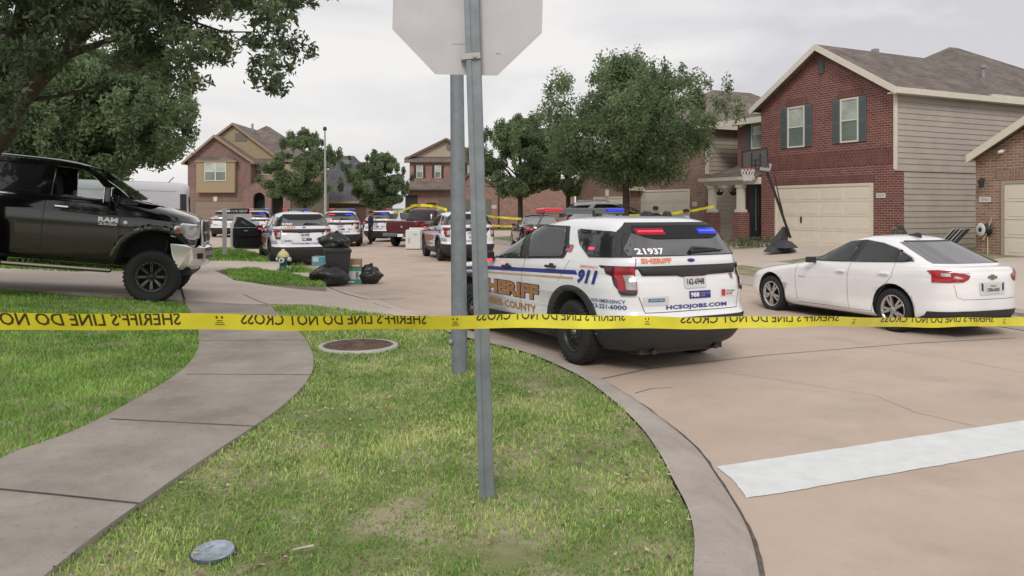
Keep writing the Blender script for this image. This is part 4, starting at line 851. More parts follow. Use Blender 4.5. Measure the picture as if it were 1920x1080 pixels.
# white cargo van behind the black pickup ----------------------
def make_van():
    root = empty('cargo_van'); K = [(.35,4.1,-1.0,.9,12,7),(.6,4.3,-1.1,.98,12,8),(1.0,4.2,-1.12,1.0,12,8),(1.15,3.9,-1.12,1.0,12,8),(1.3,3.55,-1.12,.99,12,8),(1.7,3.1,-1.10,.96,12,8),(2.0,2.8,-1.08,.92,12,8),(2.10,2.6,-1.06,.88,12,6),(2.15,2.3,-1.0,.8,10,5),(2.17,2.0,-.8,.5,8,4)]
    B = Body(K, 5); body = B.mesh(96).build('body', [mat('van_white', (.60,.60,.65), .3, coat=.4), darkin], root); cut(body, arch_cutters((0, 3.4), .4, .45, .6))
    for sg in (1, -1):
        patch('tail_lamp', [(-.93, 1.0), (-1.06, 1.0), (-1.06, 1.25), (-.95, 1.25)], B.side(sg, .01), redl, root, .06, flip=sg < 0); patch('rear_corner_window', [(-.90, 1.28), (-1.04, 1.28), (-1.02, 1.88), (-.88, 1.88)], B.side(sg, .01), clad, root, .06, flip=sg < 0)
        patch('side_window', [(2.2, 1.3), (3.2, 1.3), (2.8, 1.85), (2.2, 1.85)], B.side(sg, .01), glass, root, .08, flip=sg < 0)
        patch('side_panel_line', rect(-.8, 2.0, 1.345, 1.355), B.side(sg, .006), grayv, root, .1, flip=sg < 0); patch('side_panel_line', rect(-.8, 2.0, 1.93, 1.94), B.side(sg, .006), grayv, root, .1, flip=sg < 0)
        for x in (0, 3.4): wheel(root, x, sg*.87, .36, .22, .2, 'steel', sg, detail=False)
    patch('rear_window', rect(-.75, .75, 1.3, 1.85), B.end(-1, .01), glass, root, .1, flip=True)
    MB().box(-1.18, -1.08, -.9, .9, .35, .5).build('rear_bumper', clad, root, bevel=.03)
    MB().cyl((-.55, 0, 2.15), (-.7, 0, 2.32), .012, n=6).build('antenna', clad, root)
    return root
van = make_van(); c = px(330, 470, 19.5); van.location = (-9.30, 20.05, .38); van.rotation_euler = (0, math.radians(-1.5), math.radians(201)); tag(van, 'pale grey-white cargo van parked behind the black pickup', 'van')
wsuv = make_suv(False, False); wsuv.location = (3.5, 36.5, .42); wsuv.rotation_euler = (0, 0, math.radians(-12)); tag(wsuv, 'white family SUV with roof rack on the driveway beyond the near sheriff SUV', 'car')
rk = MB()
for y in (-.55, .55): rk.tube([(.9, y, 1.76), (.8, y, 1.84), (-.4, y, 1.82), (-.5, y, 1.74)], .025, 6)
for x in (.5, 0): rk.tube([(x, -.55, 1.83), (x, .55, 1.83)], .02, 6)
rk.build('roof_rack', silver, wsuv)
dk = copy_tree(wsuv)
for k_ in kids(dk):
    if k_.name.startswith('body'):
        k_.data = k_.data.copy(); k_.data.materials[0] = blackP
dk.location = (-23.2, 53, 0); dk.rotation_euler = (0, 0, math.radians(75)); tag(dk, 'far black SUV between the white sign post and the brick porch arches', 'car')

# ------------------------------------------------------------------ houses
def winmat(n, c): return mat(n, c, .08, ior=1.7, var=.25, vs=1.2)
cream = mat('cream_paint', (.66,.61,.51), .6); fascia = mat('fascia_cream', (.70,.655,.56), .6, var=.05, vs=3); taup = mat('taupe_door', (.17,.14,.115), .6); shut = mat('shutter_grey', (.095,.12,.13), .6); wpane = winmat('window_pane', (.16,.20,.17)); wblind = winmat('window_blind', (.42,.46,.42)); wframe = mat('window_frame_white', (.68,.67,.62), .5)
siding = mat('siding_tan', (.44,.395,.345), .75, var=.07, vs=1.5, bump=.05); sidw = mat('siding_beige', (.46,.40,.33), .75, var=.06, vs=1.5); tan = mat('tan_stucco', (.34,.27,.17), .8, var=.05); roofB = shingle('roof_brown', (.17,.14,.125)); roofG = shingle('roof_grey', (.10,.098,.11)); roofT = shingle('roof_taupe', (.19,.155,.135))
brR = brick('brick_red', (.14,.040,.036), (.215,.068,.06), (.33,.245,.215)); brRs = brick('brick_red_soldier', (.13,.04,.036), (.18,.06,.054), (.23,.145,.13), True)
brN = brick('brick_tan_mixed', (.23,.12,.075), (.31,.19,.13), (.40,.34,.29)); brP = brick('brick_pink', (.22,.085,.07), (.32,.16,.125), (.42,.33,.28)); brM = brick('brick_maroon', (.17,.085,.072), (.25,.135,.115), (.33,.26,.23)); brK = brick('brick_brown', (.20,.105,.08), (.28,.17,.13), (.36,.30,.26))
class House:
    def __init__(s, label, origin, ang, cat='house', base=0.):
        s.o = Vector(origin); s.ang = ang; s.root = empty('house', (origin[0], origin[1], 0), ang, label, cat); s.X = Vector((math.cos(ang), math.sin(ang))); s.Y = Vector((-math.sin(ang), math.cos(ang)))
    def fx(s, u, v, yl=0.):
        """photo position -> local (x, z) on the plane y = yl of this house"""
        r = Vector(((u-960)/F, 1)); o = s.o.to_2d()+s.Y*yl; t = o.dot(s.Y)/r.dot(s.Y); p = r*t
        return ((p-s.o.to_2d()).dot(s.X), H-(v-HV)/F*t)
    def sy(s, u, v, xl=0.):
        r = Vector(((u-960)/F, 1)); o = s.o.to_2d()+s.X*xl; t = o.dot(s.X)/r.dot(s.X); p = r*t
        return ((p-s.o.to_2d()).dot(s.Y), H-(v-HV)/F*t)
    def P(s, name, mb, m, par=None, bevel=0., label=None, solid=0.): return mb.build(name, m, par or s.root, bevel, label, solid)
    def window(s, x0, x1, z0, z1, y=0., shutters=True, mull=1, m=None, vert=0):
        f = MB(); fw = .055
        f.box(x0-fw, x0, y-.05, y+.02, z0-fw, z1+fw); f.box(x1, x1+fw, y-.05, y+.02, z0-fw, z1+fw); f.box(x0, x1, y-.05, y+.02, z1, z1+fw); f.box(x0, x1, y-.06, y+.02, z0-fw, z0)
        for i in range(mull): zc = z0+(z1-z0)*(i+1)/(mull+1); f.box(x0, x1, y-.045, y+.02, zc-.022, zc+.022)
        for i in range(vert): xc = x0+(x1-x0)*(i+1)/(vert+1); f.box(xc-.04, xc+.04, y-.045, y+.02, z0, z1)
        w_ = s.P('window', f, wframe); zc = (z0+z1)/2
        s.P('pane', MB().box(x0, x1, y-.022, y-.012, zc, z1), m or wblind, w_); s.P('pane', MB().box(x0, x1, y-.020, y-.010, z0, zc), wpane, w_)
        if shutters:
            sw = (x1-x0)*.42
            for a in (x0-fw-.03-sw, x1+fw+.03):
                sh = MB().box(a, a+sw, y-.045, y, z0-.05, z1+.06)
                for q0, q1 in ((.06, .46), (.54, .94)):
                    hgt = z1-z0+.11
                    for k in range(9): zz = z0-.05+hgt*(q0+(q1-q0)*k/9); sh.box(a+.05, a+sw-.05, y-.055, y-.045, zz, zz+hgt*(q1-q0)/9*.55)
                s.P('shutter', sh, shut)
        return w_
    def garage(s, x0, x1, z0, z1, y=0., m=None, rows=4, cols=4, trim=None):
        t = MB(); tw = .10; t.box(x0-tw, x0, y-.03, y+.05, z0, z1+tw); t.box(x1, x1+tw, y-.03, y+.05, z0, z1+tw); t.box(x0, x1, y-.03, y+.05, z1, z1+tw); s.P('door_trim', t, trim or cream)
        d = MB(); h = (z1-z0)/rows; w_ = (x1-x0)/cols
        for r in range(rows):
            d.box(x0, x1, y-.005, y+.03, z0+r*h+.006, z0+(r+1)*h-.006)
            for c in range(cols):
                a = x0+c*w_; d.box(a+.10, a+w_-.10, y-.016, y-.005, z0+r*h+.10, z0+(r+1)*h-.10)
        d.box(x0, x1, y+.0, y+.02, z0, z1)
        g_ = s.P('garage_door', d, m or cream); return g_
    def gable(s, x0, x1, y0, y1, ze, zp, m, over=.3, th=.14, xp=None, fm=None, oy=.3, drop=0.):
        """gable roof, ridge along y"""
        xp = (x0+x1)/2 if xp is None else xp; k0 = (zp-ze)/(xp-x0); k1 = (zp-ze)/(x1-xp)
        A = (x0-over, ze-over*k0); B_ = (xp, zp); C_ = (x1+over, ze-over*k1); r = MB()
        for p, q in ((A, B_), (B_, C_)): r.prism([p, q, (q[0], q[1]+th), (p[0], p[1]+th)], y0-oy, y1, 'y')
        s.P('roof', r, m)
        if fm:
            f = MB(); d = .20
            for p, q in ((A, B_), (B_, C_)): f.prism([(p[0], p[1]-d*.45), (q[0], q[1]-d*.45), (q[0], q[1]+th+.01), (p[0], p[1]+th+.01)], y0-oy-.04, y0-oy, 'y')
            f.box(C_[0]-.02, C_[0]+.05, y0-oy, y1, C_[1]-d*.3, C_[1]+th); f.box(A[0]-.05, A[0]+.02, y0-oy, y1, A[1]-d*.3, A[1]+th)
            f.box(x1+.0, C_[0]-.02, y0-oy, y1, C_[1]-.06, C_[1]-.02); f.box(A[0]+.02, x0, y0-oy, y1, A[1]-.06, A[1]-.02)
            s.P('fascia', f, fm)
    def hip(s, x0, x1, y0, y1, ze, zr, m, fm=None, over=.4):
        x0 -= over; x1 += over; y0 -= over; y1 += over; w_ = min(x1-x0, y1-y0)/2
        if x1-x0 > y1-y0: R = [(x0+w_, (y0+y1)/2), (x1-w_, (y0+y1)/2)]
        else: R = [((x0+x1)/2, y0+w_), ((x0+x1)/2, y1-w_)]
        v = [(x0,y0,ze),(x1,y0,ze),(x1,y1,ze),(x0,y1,ze),(*R[0],zr),(*R[1],zr)]
        f = [(0,1,5,4),(1,2,5),(2,3,4,5),(3,0,4)] if x1-x0 > y1-y0 else [(0,1,4),(1,2,5,4),(2,3,5),(3,0,4,5)]
        s.P('roof', MB().add(v, f+[(0,3,2,1)]), m)
        if fm: s.P('fascia', MB().box(x0-.02, x1+.02, y0-.02, y0+.01, ze-.2, ze+.01).box(x1-.01, x1+.02, y0+.01, y1, ze-.2, ze+.01).box(x0-.02, x0+.01, y0+.01, y1, ze-.2, ze+.01), fm)
    def lapside(s, x, y0, y1, z0, z1, m, face=1, pitch=.19, name='siding'):
        mb = MB(); n = int((z1-z0)/pitch); pitch = (z1-z0)/n
        for i in range(n):
            za = z0+i*pitch; zb = za+pitch; mb.add([(x+face*.028, y0, za), (x+face*.028, y1, za), (x+face*.006, y1, zb), (x+face*.006, y0, zb), (x, y0, za), (x, y1, za)], [(0, 1, 2, 3), (0, 4, 5, 1)])
        return s.P(name, mb, m)
    def lapfront(s, y, x0, x1, z0, z1, m, pitch=.19):
        mb = MB(); n = int((z1-z0)/pitch); pitch = (z1-z0)/n
        for i in range(n):
            za = z0+i*pitch; zb = za+pitch; mb.add([(x0, y-.028, za), (x1, y-.028, za), (x1, y-.006, zb), (x0, y-.006, zb), (x0, y, za), (x1, y, za)], [(0, 1, 2, 3), (0, 4, 5, 1)])
        return s.P('siding', mb, m)
    def plaque(s, x0, x1, z0, z1, num, y=0.):
        p = s.P('number_plaque', MB().box(x0, x1, y-.03, y, z0, z1), mat('plaque_white', (.62,.6,.55), .6)); text('plaque_number', num, lambda u, v: (u, y-.034, v), x0+.05, x1-.05, z0+(z1-z0)*.25, z0+(z1-z0)*.78, grayv, p, .01); return p
A63 = math.atan2(-.894, .447)
# E: the large red brick house
E_ = House('two-storey red brick house with shuttered windows and a basketball hoop before its garage', (10.21, 32.78), A63); h = E_; zb = .42; W = 6.22
ze = h.fx(1410, 197, -.3)[1]+.05; zp = h.fx(1533, 88)[1]; ze = 6.02
x0f = 0.; 
w_ = MB(); w_.prism([(0, zb), (W, zb), (W, ze), (W/2, zp-.12), (0, ze)], 0, 12, 'y'); h.P('wall', w_, brR)
h.gable(0, W, 0, 12, ze, zp-.1, roofB, over=.32, fm=fascia, oy=.32)
for a, b in (((1479.6,1507.4),(200,274)), ((1578.7,1608.3),(184,264))):
    xa, z1 = h.fx(a[0], b[0]); xb, _ = h.fx(a[1], b[0]); _, z0 = h.fx(sum(a)/2, b[1]); h.window(xa, xb, z0, z1-.1, 0)
    h.P('brick_lintel', MB().box(xa-.2, xb+.2, -.012, 0, z1+.0, z1+.24), brRs)
xa, zt = h.fx(1536.5, 112); xb, zo = h.fx(1545.5, 137); v_ = MB().box(xa, xb, -.04, 0, zo, zt)
for k in range(6): v_.box(xa+.03, xb-.03, -.06, -.04, zo+(zt-zo)*(k+.15)/6, zo+(zt-zo)*(k+.6)/6)
h.P('gable_vent', v_, shut)
for sg in (1, -1):     # soldier course along the rakes
    p0 = (W/2, zp-.16); p1 = (0 if sg < 0 else W, ze-.04); h.P('brick_rake_band', MB().prism([p0, p1, (p1[0], p1[1]-.28), (p0[0], p0[1]-.30)], -.012, 0, 'y'), brRs)
zz = h.fx(1560, 300)[1]; h.P('brick_band', MB().box(.05, W-.05, -.012, 0, zz-.25, zz+.28), brRs)
xa, zt = h.fx(1457, 352); xb, _ = h.fx(1633, 346); h.garage(xa, xb, .50, zt-.03, 0, m=mat('garage_cream', (.72,.655,.545), .55, var=.03, vs=2)); h.P('brick_lintel', MB().box(xa-.15, xb+.15, -.014, 0, zt+.08, zt+.36), brRs)
hx, hzz = h.fx(1503, 412); h.P('garage_handle', MB().box(hx-.03, hx+.03, -.05, -.017, hzz-.12, hzz+.12), blk)
xa, z1 = h.fx(1643.7, 362.5); xb, z0 = h.fx(1660.7, 371); h.plaque(xa, xb, z0, z1, '20619')
xs_, zs_ = h.fx(1679, 428); h.P('outdoor_tap', MB().cyl((xs_, -.12, zs_), (xs_, 0, zs_), .03), galv)
# right hand side: siding above, brick return and siding below
zbnd = h.sy(1676, 317, W)[1]; y_end = h.sy(1905, 200, W)[0]; h.lapside(W, .12, 12, zbnd, ze-.08, siding); h.P('corner_board', MB().box(W-.005, W+.05, -.02, .12, zbnd, ze-.1), fascia)
h.P('skirt_board', MB().box(W, W+.05, .0, 12, zbnd-.06, zbnd), siding)
yr = h.sy(1694, 400, W)[0]; h.P('brick_return', MB().box(W, W+.012, 0, yr, zb, zbnd-.06), brR); h.lapside(W+.002, yr, 12, zb, zbnd-.06, siding)
# hip roof of the rear block and vents
apx, apz = h.fx(1718, 94, 8.); h.hip(-4.0, W, 5.2, 16, ze+.02, apz+.35, roofB, fascia, over=.34)
h.P('wall', MB().box(-4.0, W-.06, 5.2, 16, zb, ze), brR)
for u, v, v2, yl in ((1843, 123, 165, 7.),): 
    xx, zt = h.fx(u, v, yl); xx, zo = h.fx(u, v2, yl); h.P('vent_pipe', MB().cyl((xx, yl, zo-1), (xx, yl, zt), .06).cyl((xx, yl, zt-.1), (xx, yl, zt+.02), .13), grayv)
xx, zt = h.fx(1641, 92, 4.5); h.P('vent_pipe', MB().box(xx-.12, xx+.12, 4.4, 4.6, zt-1, zt), grayv)
# set back left wing with its window, entrance and porch
yl = 1.6; xl = h.fx(1383, 300, yl)[0]; h.P('wing_wall', MB().box(xl, 0, yl, 8, zb, ze-.15), brR)
xa, z1 = h.fx(1411.5, 228, yl); _, z0 = h.fx(1418, 277, yl); h.window(xa, xa+.75, z0, z1, yl, True)
r = MB(); r.add([(xl-.7, yl-.5, ze-.22), (0, yl-.5, ze-.22), (0, yl+3, ze+1.1), (xl+1.2, yl+3, ze+1.1), (xl-.7, yl+6, ze-.22)], [(0, 1, 2, 3), (0, 3, 4)]); h.P('wing_roof', r, roofB, solid=.08); h.P('fascia', MB().box(xl-.72, 0, yl-.55, yl-.48, ze-.42, ze-.17), fascia)
yp = -.1; xL = h.fx(1318, 332, yp)[0]; zE = h.fx(1370, 333, yp)[1]; zT = h.fx(1400, 306, yl)[1]
pr = MB(); pr.add([(xL, yp-.25, zE), (0, yp-.25, zE), (0, yl, zT), (xL+.9, yl, zT), (xL, yl, zE)], [(0, 1, 2, 3), (0, 3, 4)]); h.P('porch_roof', pr, roofB, solid=.07)
h.P('porch_beam', MB().box(xL+.15, 0, yp-.05, yp+.12, zE-.32, zE-.03).box(xL, 0, yp-.27, yp-.24, zE-.14, zE+.01), fascia)
for u in (1334.5, 1388):
    cx, zc = h.fx(u, 398, yp); c = MB(); c.box(cx-.13, cx+.13, yp-.09, yp+.15, zc, zE-.32); c.box(cx-.19, cx+.19, yp-.15, yp+.21, zc, zc+.12); c.box(cx-.17, cx+.17, yp-.13, yp+.19, zE-.44, zE-.32); h.P('porch_column', c, fascia)
    h.P('column_pier', MB().box(cx-.25, cx+.25, yp-.2, yp+.27, zb-.1, zc), brR)
xs0 = h.fx(1342, 400, yl)[0]; xs1 = h.fx(1401, 400, yl)[0]; h.lapfront(yl-.02, xs0, xs1, zb, zE, sidw)
xa, zt = h.fx(1409, 348, yl); xb, _ = h.fx(1426, 348, yl); h.P('front_door', MB().box(xa-.05, min(xb, -.04), yl-.05, yl, zb+.15, zt), mat('dark_green_door', (.03,.045,.045), .4)); h.P('front_shutter', MB().box(xa+.32, xa+.36, yl-.07, yl-.05, zb+.5, zt-.1), wframe)
xx, zz = h.fx(1342, 377, yl); h.P('wall_box', MB().box(xx-.07, xx+.07, yl-.09, yl-.05, zz-.1, zz+.1), blk)
for u, v in ((1349, 360), (1375, 360)):
    xx, zz = h.fx(u, v, .5); p = h.o.to_2d()+h.X*xx+h.Y*.5; rt = empty('hanging_basket', (p.x, p.y, zz), 0, 'hanging basket of plants, '+('left' if u < 1360 else 'right')+' one of the two on the tan porch', 'plant pot', 'hanging baskets on the porch')
    MB().lathe([(.02, -.16), (.12, -.12), (.17, .0)], 14).build('basket', bark, rt); k_ = MB()
    for i in range(60): a = random.uniform(0, 2*PI); q = random.uniform(0, .22); z = random.uniform(-.06, .12); p0 = Vector((q*math.cos(a), q*math.sin(a), z)); t = Vector([random.uniform(-.06, .06) for _ in range(3)]); k_.add([p0, p0+t, p0+Vector((t.y, -t.x, t.z+.05))], [(0, 1, 2)])
    k_.build('leaves', leafB, rt)
    hk = MB(); 
    for a in (0, 2.1, 4.2): hk.cyl((.16*math.cos(a), .16*math.sin(a), 0), (0, 0, .45), .008, n=5)
    hk.build('hanger', blk, rt)
# F: house at the right edge
F_ = House('tan brown brick house at the right edge with a hose reel on its wall', (14.2, 24.5), A63); h = F_; zb = .42
xtip, ztip = h.fx(1813, 300, -.35); xr2, zr2 = h.fx(1919, 229, -.35); k_ = (zr2-ztip)/(xr2-xtip); W = 7.2; ze = ztip+k_*(-xtip)
h.P('wall', MB().prism([(0, zb), (W, zb), (W, ze), (W/2, ze+k_*W/2-.1), (0, ze-.02)], 0, 12, 'y'), brN); h.gable(0, W, 0, 12, ze, ze+k_*W/2, roofT, over=-xtip, fm=cream, oy=.35)
xa, zt = h.fx(1884, 345); h.garage(xa, xa+4.6, .50, zt, 0, m=cream, trim=mat('door_trim_tan', (.36,.30,.22), .7)); 
h.P('brick_lintel', MB().box(xa-.3, W-.1, -.012, 0, zt+.12, zt+.42), brick('brick_tan_soldier', (.22,.12,.085), (.29,.17,.13), (.33,.27,.23), True))
xa, z1 = h.fx(1837, 369.5); xb, z0 = h.fx(1858, 379); h.plaque(xa, xb, z0, z1, '20423')
xx, zz = h.fx(1846, 345); lp = MB(); lp.cyl((xx, -.16, zz-.12), (xx, -.16, zz+.1), .06, .09, 8).cyl((xx, -.16, zz+.1), (xx, -.16, zz+.2), .09, .01, 8); lp.box(xx-.02, xx+.02, -.16, 0, zz+.14, zz+.17); h.P('wall_lamp', lp, clad)
xx, zz = h.fx(1881, 284); sc_ = MB(); sc_.cyl((xx+.03, -.08, zz), (xx-.03, -.19, zz-.03), .045).cyl((xx+.02, 0, zz+.02), (xx+.02, -.12, zz+.02), .04); h.P('security_camera', sc_, mat('camera_white', (.8,.8,.8), .4))
p = h.o.to_2d()+h.X*h.fx(1836, 430)[0]; hr = empty('hose_reel', (p.x, p.y, h.fx(1836, 430)[1]), h.ang+1.2, 'white and black hose reel fixed to the tan brick wall', 'hose reel')
mb = MB(); M = Matrix.Rotation(PI/2, 4, 'Y') @ Matrix.Translation((0, 0, 0)); mb.lathe([(.07, -.20), (.19, -.20), (.205, -.185), (.19, -.17), (.07, -.17)], 28, M @ Matrix.Translation((0, 0, 0)), 0); r_ = mb.build('reel_disc', mat('reel_white', (.68,.68,.68), .4), hr); r_.location = (0, -.32, 0)
mb = MB(); mb.lathe([(.0, -.21), (.07, -.21), (.08, -.18), (.16, -.165), (.16, .03), (.19, .04), (.19, .06), (.0, .06)], 24, M, 0); mb.box(-.06, .06, .0, .32, -.12, .12); r_ = mb.build('reel_drum', steel, hr); r_.location = (0, -.32, 0)
mb = MB(); mb.tube([(.05, -.3, -.15), (.06, -.3, -.5), (.02, -.35, -.8), (.15, -.4, -.98)], .014, 6); mb.build('hose', cream, hr)
xx, zz = h.fx(1862, 408); x2, z2 = h.fx(1855, 450); q0 = h.o.to_2d()+h.X*x2-h.Y*.3; q1 = h.o.to_2d()+h.X*xx-h.Y*.06
tag(MB().beam((q0.x, q0.y, z2), (q1.x, q1.y, zz), .06, .025).build('wooden_stick', mat('raw_wood', (.45,.30,.2), .7)), 'thin wooden stick leaning on the tan brick wall beside the hose reel', 'stick')
# clutter between the two houses
sp0 = px(1784, 470, 25.2); rt = empty('folded_chair', (sp0.x, sp0.y, .45), A63+.3, 'grey folded lawn chairs leaning by the siding wall behind the white saloon', 'lawn chair')
for i in range(4): MB().obox(Matrix.Translation((.1*i-.2, .05*i, .42)) @ Matrix.Rotation(.7, 4, 'Y'), .035, .5, 1.0).build('folded_panel', mat('chair_grey', (.24,.24,.27), .5) if i % 2 else mat('chair_light', (.45,.44,.43), .6), rt, bevel=.01)
MB().tube([(-.5, 0, 0), (-.1, .1, .5), (.25, .1, .85)], .018, 6).build('chair_frame', galv, rt)
sp0 = px(1689, 447, 26.6); rt = empty('garden_hose', (sp0.x, sp0.y, .5), 0, 'dark green coiled garden hose at the corner of the red brick house', 'hose'); mb = MB()
for i in range(5): mb.tube([((.22-.02*i)*math.cos(t), .12*math.sin(t)*.5, .45+.28*math.sin(t)+.02*i) for t in np.linspace(0, 2*PI, 16)], .03, 6)
mb.build('hose_coil', mat('hose_green', (.02,.07,.05), .5), rt); MB().cyl((0, 0, 0), (0, 0, .5), .03).build('hose_post', steel, rt)
# D: neighbour house behind the big oak
D_ = House('brown brick house with white garage door and tan siding behind the large oak', (7.64, 40.5), A63); h = D_; zb = .3
xa = h.fx(1176, 400)[0]; xb = h.fx(1322, 400)[0]; ze = h.sy(1340, 236, xb)[1]
h.P('wall', MB().box(xa, xb, 0, 9, zb, 3.5), brK); h.P('upper_wall', MB().box(xa+.01, xb-.01, .02, 9, 3.5, ze), brK); h.lapside(xb-.01, .2, 9, 3.5, ze-.05, sidw); h.P('corner_board', MB().box(xb, xb+.04, 0, .2, 3.5, ze), fascia)
h.hip(xa, xb, 0, 9, ze, ze+2.3, roofT, fascia, .45)
x0, zt = h.fx(1195, 361); x1, _ = h.fx(1291, 359); h.garage(x0, x1, zb+.1, zt, 0, m=mat('garage_white', (.62,.58,.5), .5)); x2, z2 = h.fx(1299, 379); x3, z3 = h.fx(1307, 387); h.plaque(x2, x3, z3, z2, '20615')
# D2: low brick house further left
D2 = House('low brown brick house with cream garage door partly behind the white SUV', (3.9, 46.5), A63); h = D2
xa = h.fx(1080, 380)[0]; xb = h.fx(1182, 380)[0]; xt, zt = h.fx(1085, 350, -.3); W = xb-xa
h.P('wall', MB().prism([(xa, .3), (xb, .3), (xb, 3.1), ((xa+xb)/2, 5.0), (xa, 3.1)], 0, 9, 'y'), brK); h.gable(xa, xb, 0, 9, 3.1, 5.0, roofT, over=.3, fm=fascia)
x0, z1 = h.fx(1115, 373); x1, _ = h.fx(1168, 372); h.garage(x0, x1, .35, z1, 0, m=cream); xx, zz = h.fx(1140, 362); h.P('wall_lamp', MB().box(xx-.08, xx+.08, -.12, 0, zz-.18, zz+.18), mat('lamp_white', (.7,.7,.68), .5))
# C: brick house at the end of the street
C_ = House('pink brick two-storey house with taupe garage doors behind the grey poles', (-10.6, 79), 0.); h = C_; zb = 0
X = lambda u, v, y=0.: h.fx(u, v, y)
xa, z1 = X(768, 303); xb, _ = X(905, 303); xg1 = X(1075, 400)[0]
h.P('wall', MB().box(xa, xb, 0, 11, zb, z1), brP); h.P('low_wall', MB().box(xa, xg1, -1.6, 8, zb, X(900, 349, -1.6)[1]), brP)
pz = X(840, 259)[1]; h.P('gable_wall', MB().prism([(xa, z1+.5), (xb, z1+.5), ((xa+xb)/2, pz-.2)], .5, 8, 'y'), mat('gable_beige', (.40,.34,.27), .8)); h.gable(xa, xb, .6, 11, z1+.45, pz-.1, roofT, over=.5, fm=mat('fascia_brown', (.16,.09,.07), .6), oy=.5)
h.P('eave_roof', MB().add([(xa-.5, -.4, z1-.05), (xb+.5, -.4, z1-.05), (xb+.5, .7, z1+.55), (xa-.5, .7, z1+.55)], [(0, 1, 2, 3)]), roofT, solid=.1)
gx, gz = X(843, 275); h.P('round_vent', MB().cyl((gx, .42, gz), (gx, .5, gz), .36, n=20), taup)
brs = MATS['shutter_grey']; MATS_ = shut
shut = mat('shutter_brown', (.05,.03,.028), .6)
for a, b in ((782, 792), (816, 826), (878, 888)):
    x0, zt = X(a, 311); x1, zo = X(b, 333); h.window(x0, x1, zo, zt, 0)
shut = MATS_
y_ = -1.6; x0 = X(752, 345, -2)[0]; x1 = X(848, 345, -2)[0]; h.P('porch_roof', MB().add([(x0, -2.6, X(800, 354, -2)[1]), (x1, -2.6, X(800, 354, -2)[1]), (x1-.3, 0, X(800, 340)[1]), (x0+.8, 0, X(800, 340)[1])], [(0, 1, 2, 3)]), roofT, solid=.15)
gx0 = X(846, 350, y_)[0]; gx1 = X(932, 350, y_)[0]; gz = X(880, 350, y_)[1]; h.P('garage_gable', MB().prism([(gx0, gz), (gx1, gz), ((gx0+gx1)/2, gz+1.5)], y_, 2, 'y'), brP); h.gable(gx0, gx1, y_, 1, gz, gz+1.5, roofT, over=.3, th=.1, fm=mat('fascia_brown', (.16,.09,.07), .6))
h.gable(gx1+.2, xg1, y_, 6, gz, gz+1.6, roofT, over=.3, th=.1, fm=mat('fascia_brown', (.16,.09,.07), .6)); h.P('garage_gable', MB().prism([(gx1+.2, gz), (xg1, gz), ((gx1+.2+xg1)/2, gz+1.6)], y_, 2, 'y'), brP)
for a, b in ((823, 866), (876, 920)):
    x0, zt = X(a, 375.5, y_); x1, _ = X(b, 375, y_); h.garage(x0, x1, zb+.1, zt, y_, m=taup, trim=taup)
x0, zt = X(800, 370, y_); h.P('front_door', MB().box(x0, x0+.9, y_-.04, y_, .1, 2.5), blk); x0, zt = X(783, 366, y_); x1, z0 = X(760, 366, y_); h.P('porch_opening', MB().box(x1, x0, y_-.03, y_, .1, zt), blk)
x2, z2 = X(922, 385, y_); x3, z3 = X(931, 391, y_); h.plaque(x2, x3, z3, z2, '20603', y_)
for u in (935, 975): xx = X(u, 400, y_)[0]; h.P('downpipe', MB().cyl((xx, y_-.1, 0), (xx, y_-.1, gz), .06), blk)
# A: brick and tan house at the left end
A_ = House('brick and tan house with arched porch at the far left end of the street', (-26.7, 68), 0.); h = A_
X = lambda u, v, y=0.: h.fx(u, v, y)
xa = X(352, 300)[0]; xb = X(470, 300)[0]; zt = X(470, 301)[1]; xc = X(556, 300)[0]
brown = mat('fascia_brown', (.16,.09,.07), .6)
pk = X(404, 256)[1]; h.P('wall', MB().prism([(xa, 0), (xb, 0), (xb, zt), ((xa+xb)/2-.3, pk), (xa, zt)], 0, 10, 'y'), brM); h.gable(xa, xb, 0, 9, zt, pk, roofT, over=.35, th=.12, xp=(xa+xb)/2-.3, fm=mat('fascia_tan', (.30,.22,.15), .6), oy=.4)
h.P('wall', MB().box(xb, xc, 1.5, 12, 0, zt-.2), tan)
pz = X(440, 234, 2.)[1]; x0 = X(362, 290, 2.)[0]; x1 = X(520, 287, 2.)[0]; h.P('gable_wall', MB().prism([(x0, zt-.1), (x1, zt-.1), (x1, zt+.45), ((x0+x1)/2, pz-.1), (x0, zt+.45)], 1.6, 10, 'y'), tan); h.gable(x0, x1, 1.6, 12, zt+.45, pz, roofT, over=.3, th=.12, fm=mat('fascia_tan', (.30,.22,.15), .6), oy=.3)
h.hip(x0, xc, 2.4, 13, zt, pz+.45, roofT, None, .3)
h.P('eave_roof', MB().add([(xb-.3, .9, zt-.3), (x1+.4, .9, zt-.3), (x1+.4, 1.7, zt+.35), (xb-.3, 1.7, zt+.35)], [(0, 1, 2, 3)]), roofT, solid=.1)
vx, vz = X(440, 254); h.P('gable_vent', MB().box(vx-.5, vx+.5, 1.55, 1.6, vz-.35, vz+.35), taup); vx, vz = X(403, 272); h.P('gable_vent', MB().box(vx-.12, vx+.12, -.03, 0, vz-.25, vz+.25), taup)
b0, bz1 = X(368, 304, -.5); b1, bz0 = X(440, 361, -.5); h.P('bay', MB().box(b0, b1, -.5, 0, bz0, bz1), tan); h.P('bay_trim', MB().box(b0-.1, b1+.15, -.6, 0, bz1, bz1+.12), mat('fascia_tan', (.30,.22,.15), .6))
h.P('bay_roof', MB().add([(b0, -.6, bz1+.12), (b1, -.6, bz1+.12), (b1-.3, 0, bz1+.5), (b0+.3, 0, bz1+.5)], [(0, 1, 2, 3)]), roofT, solid=.06)
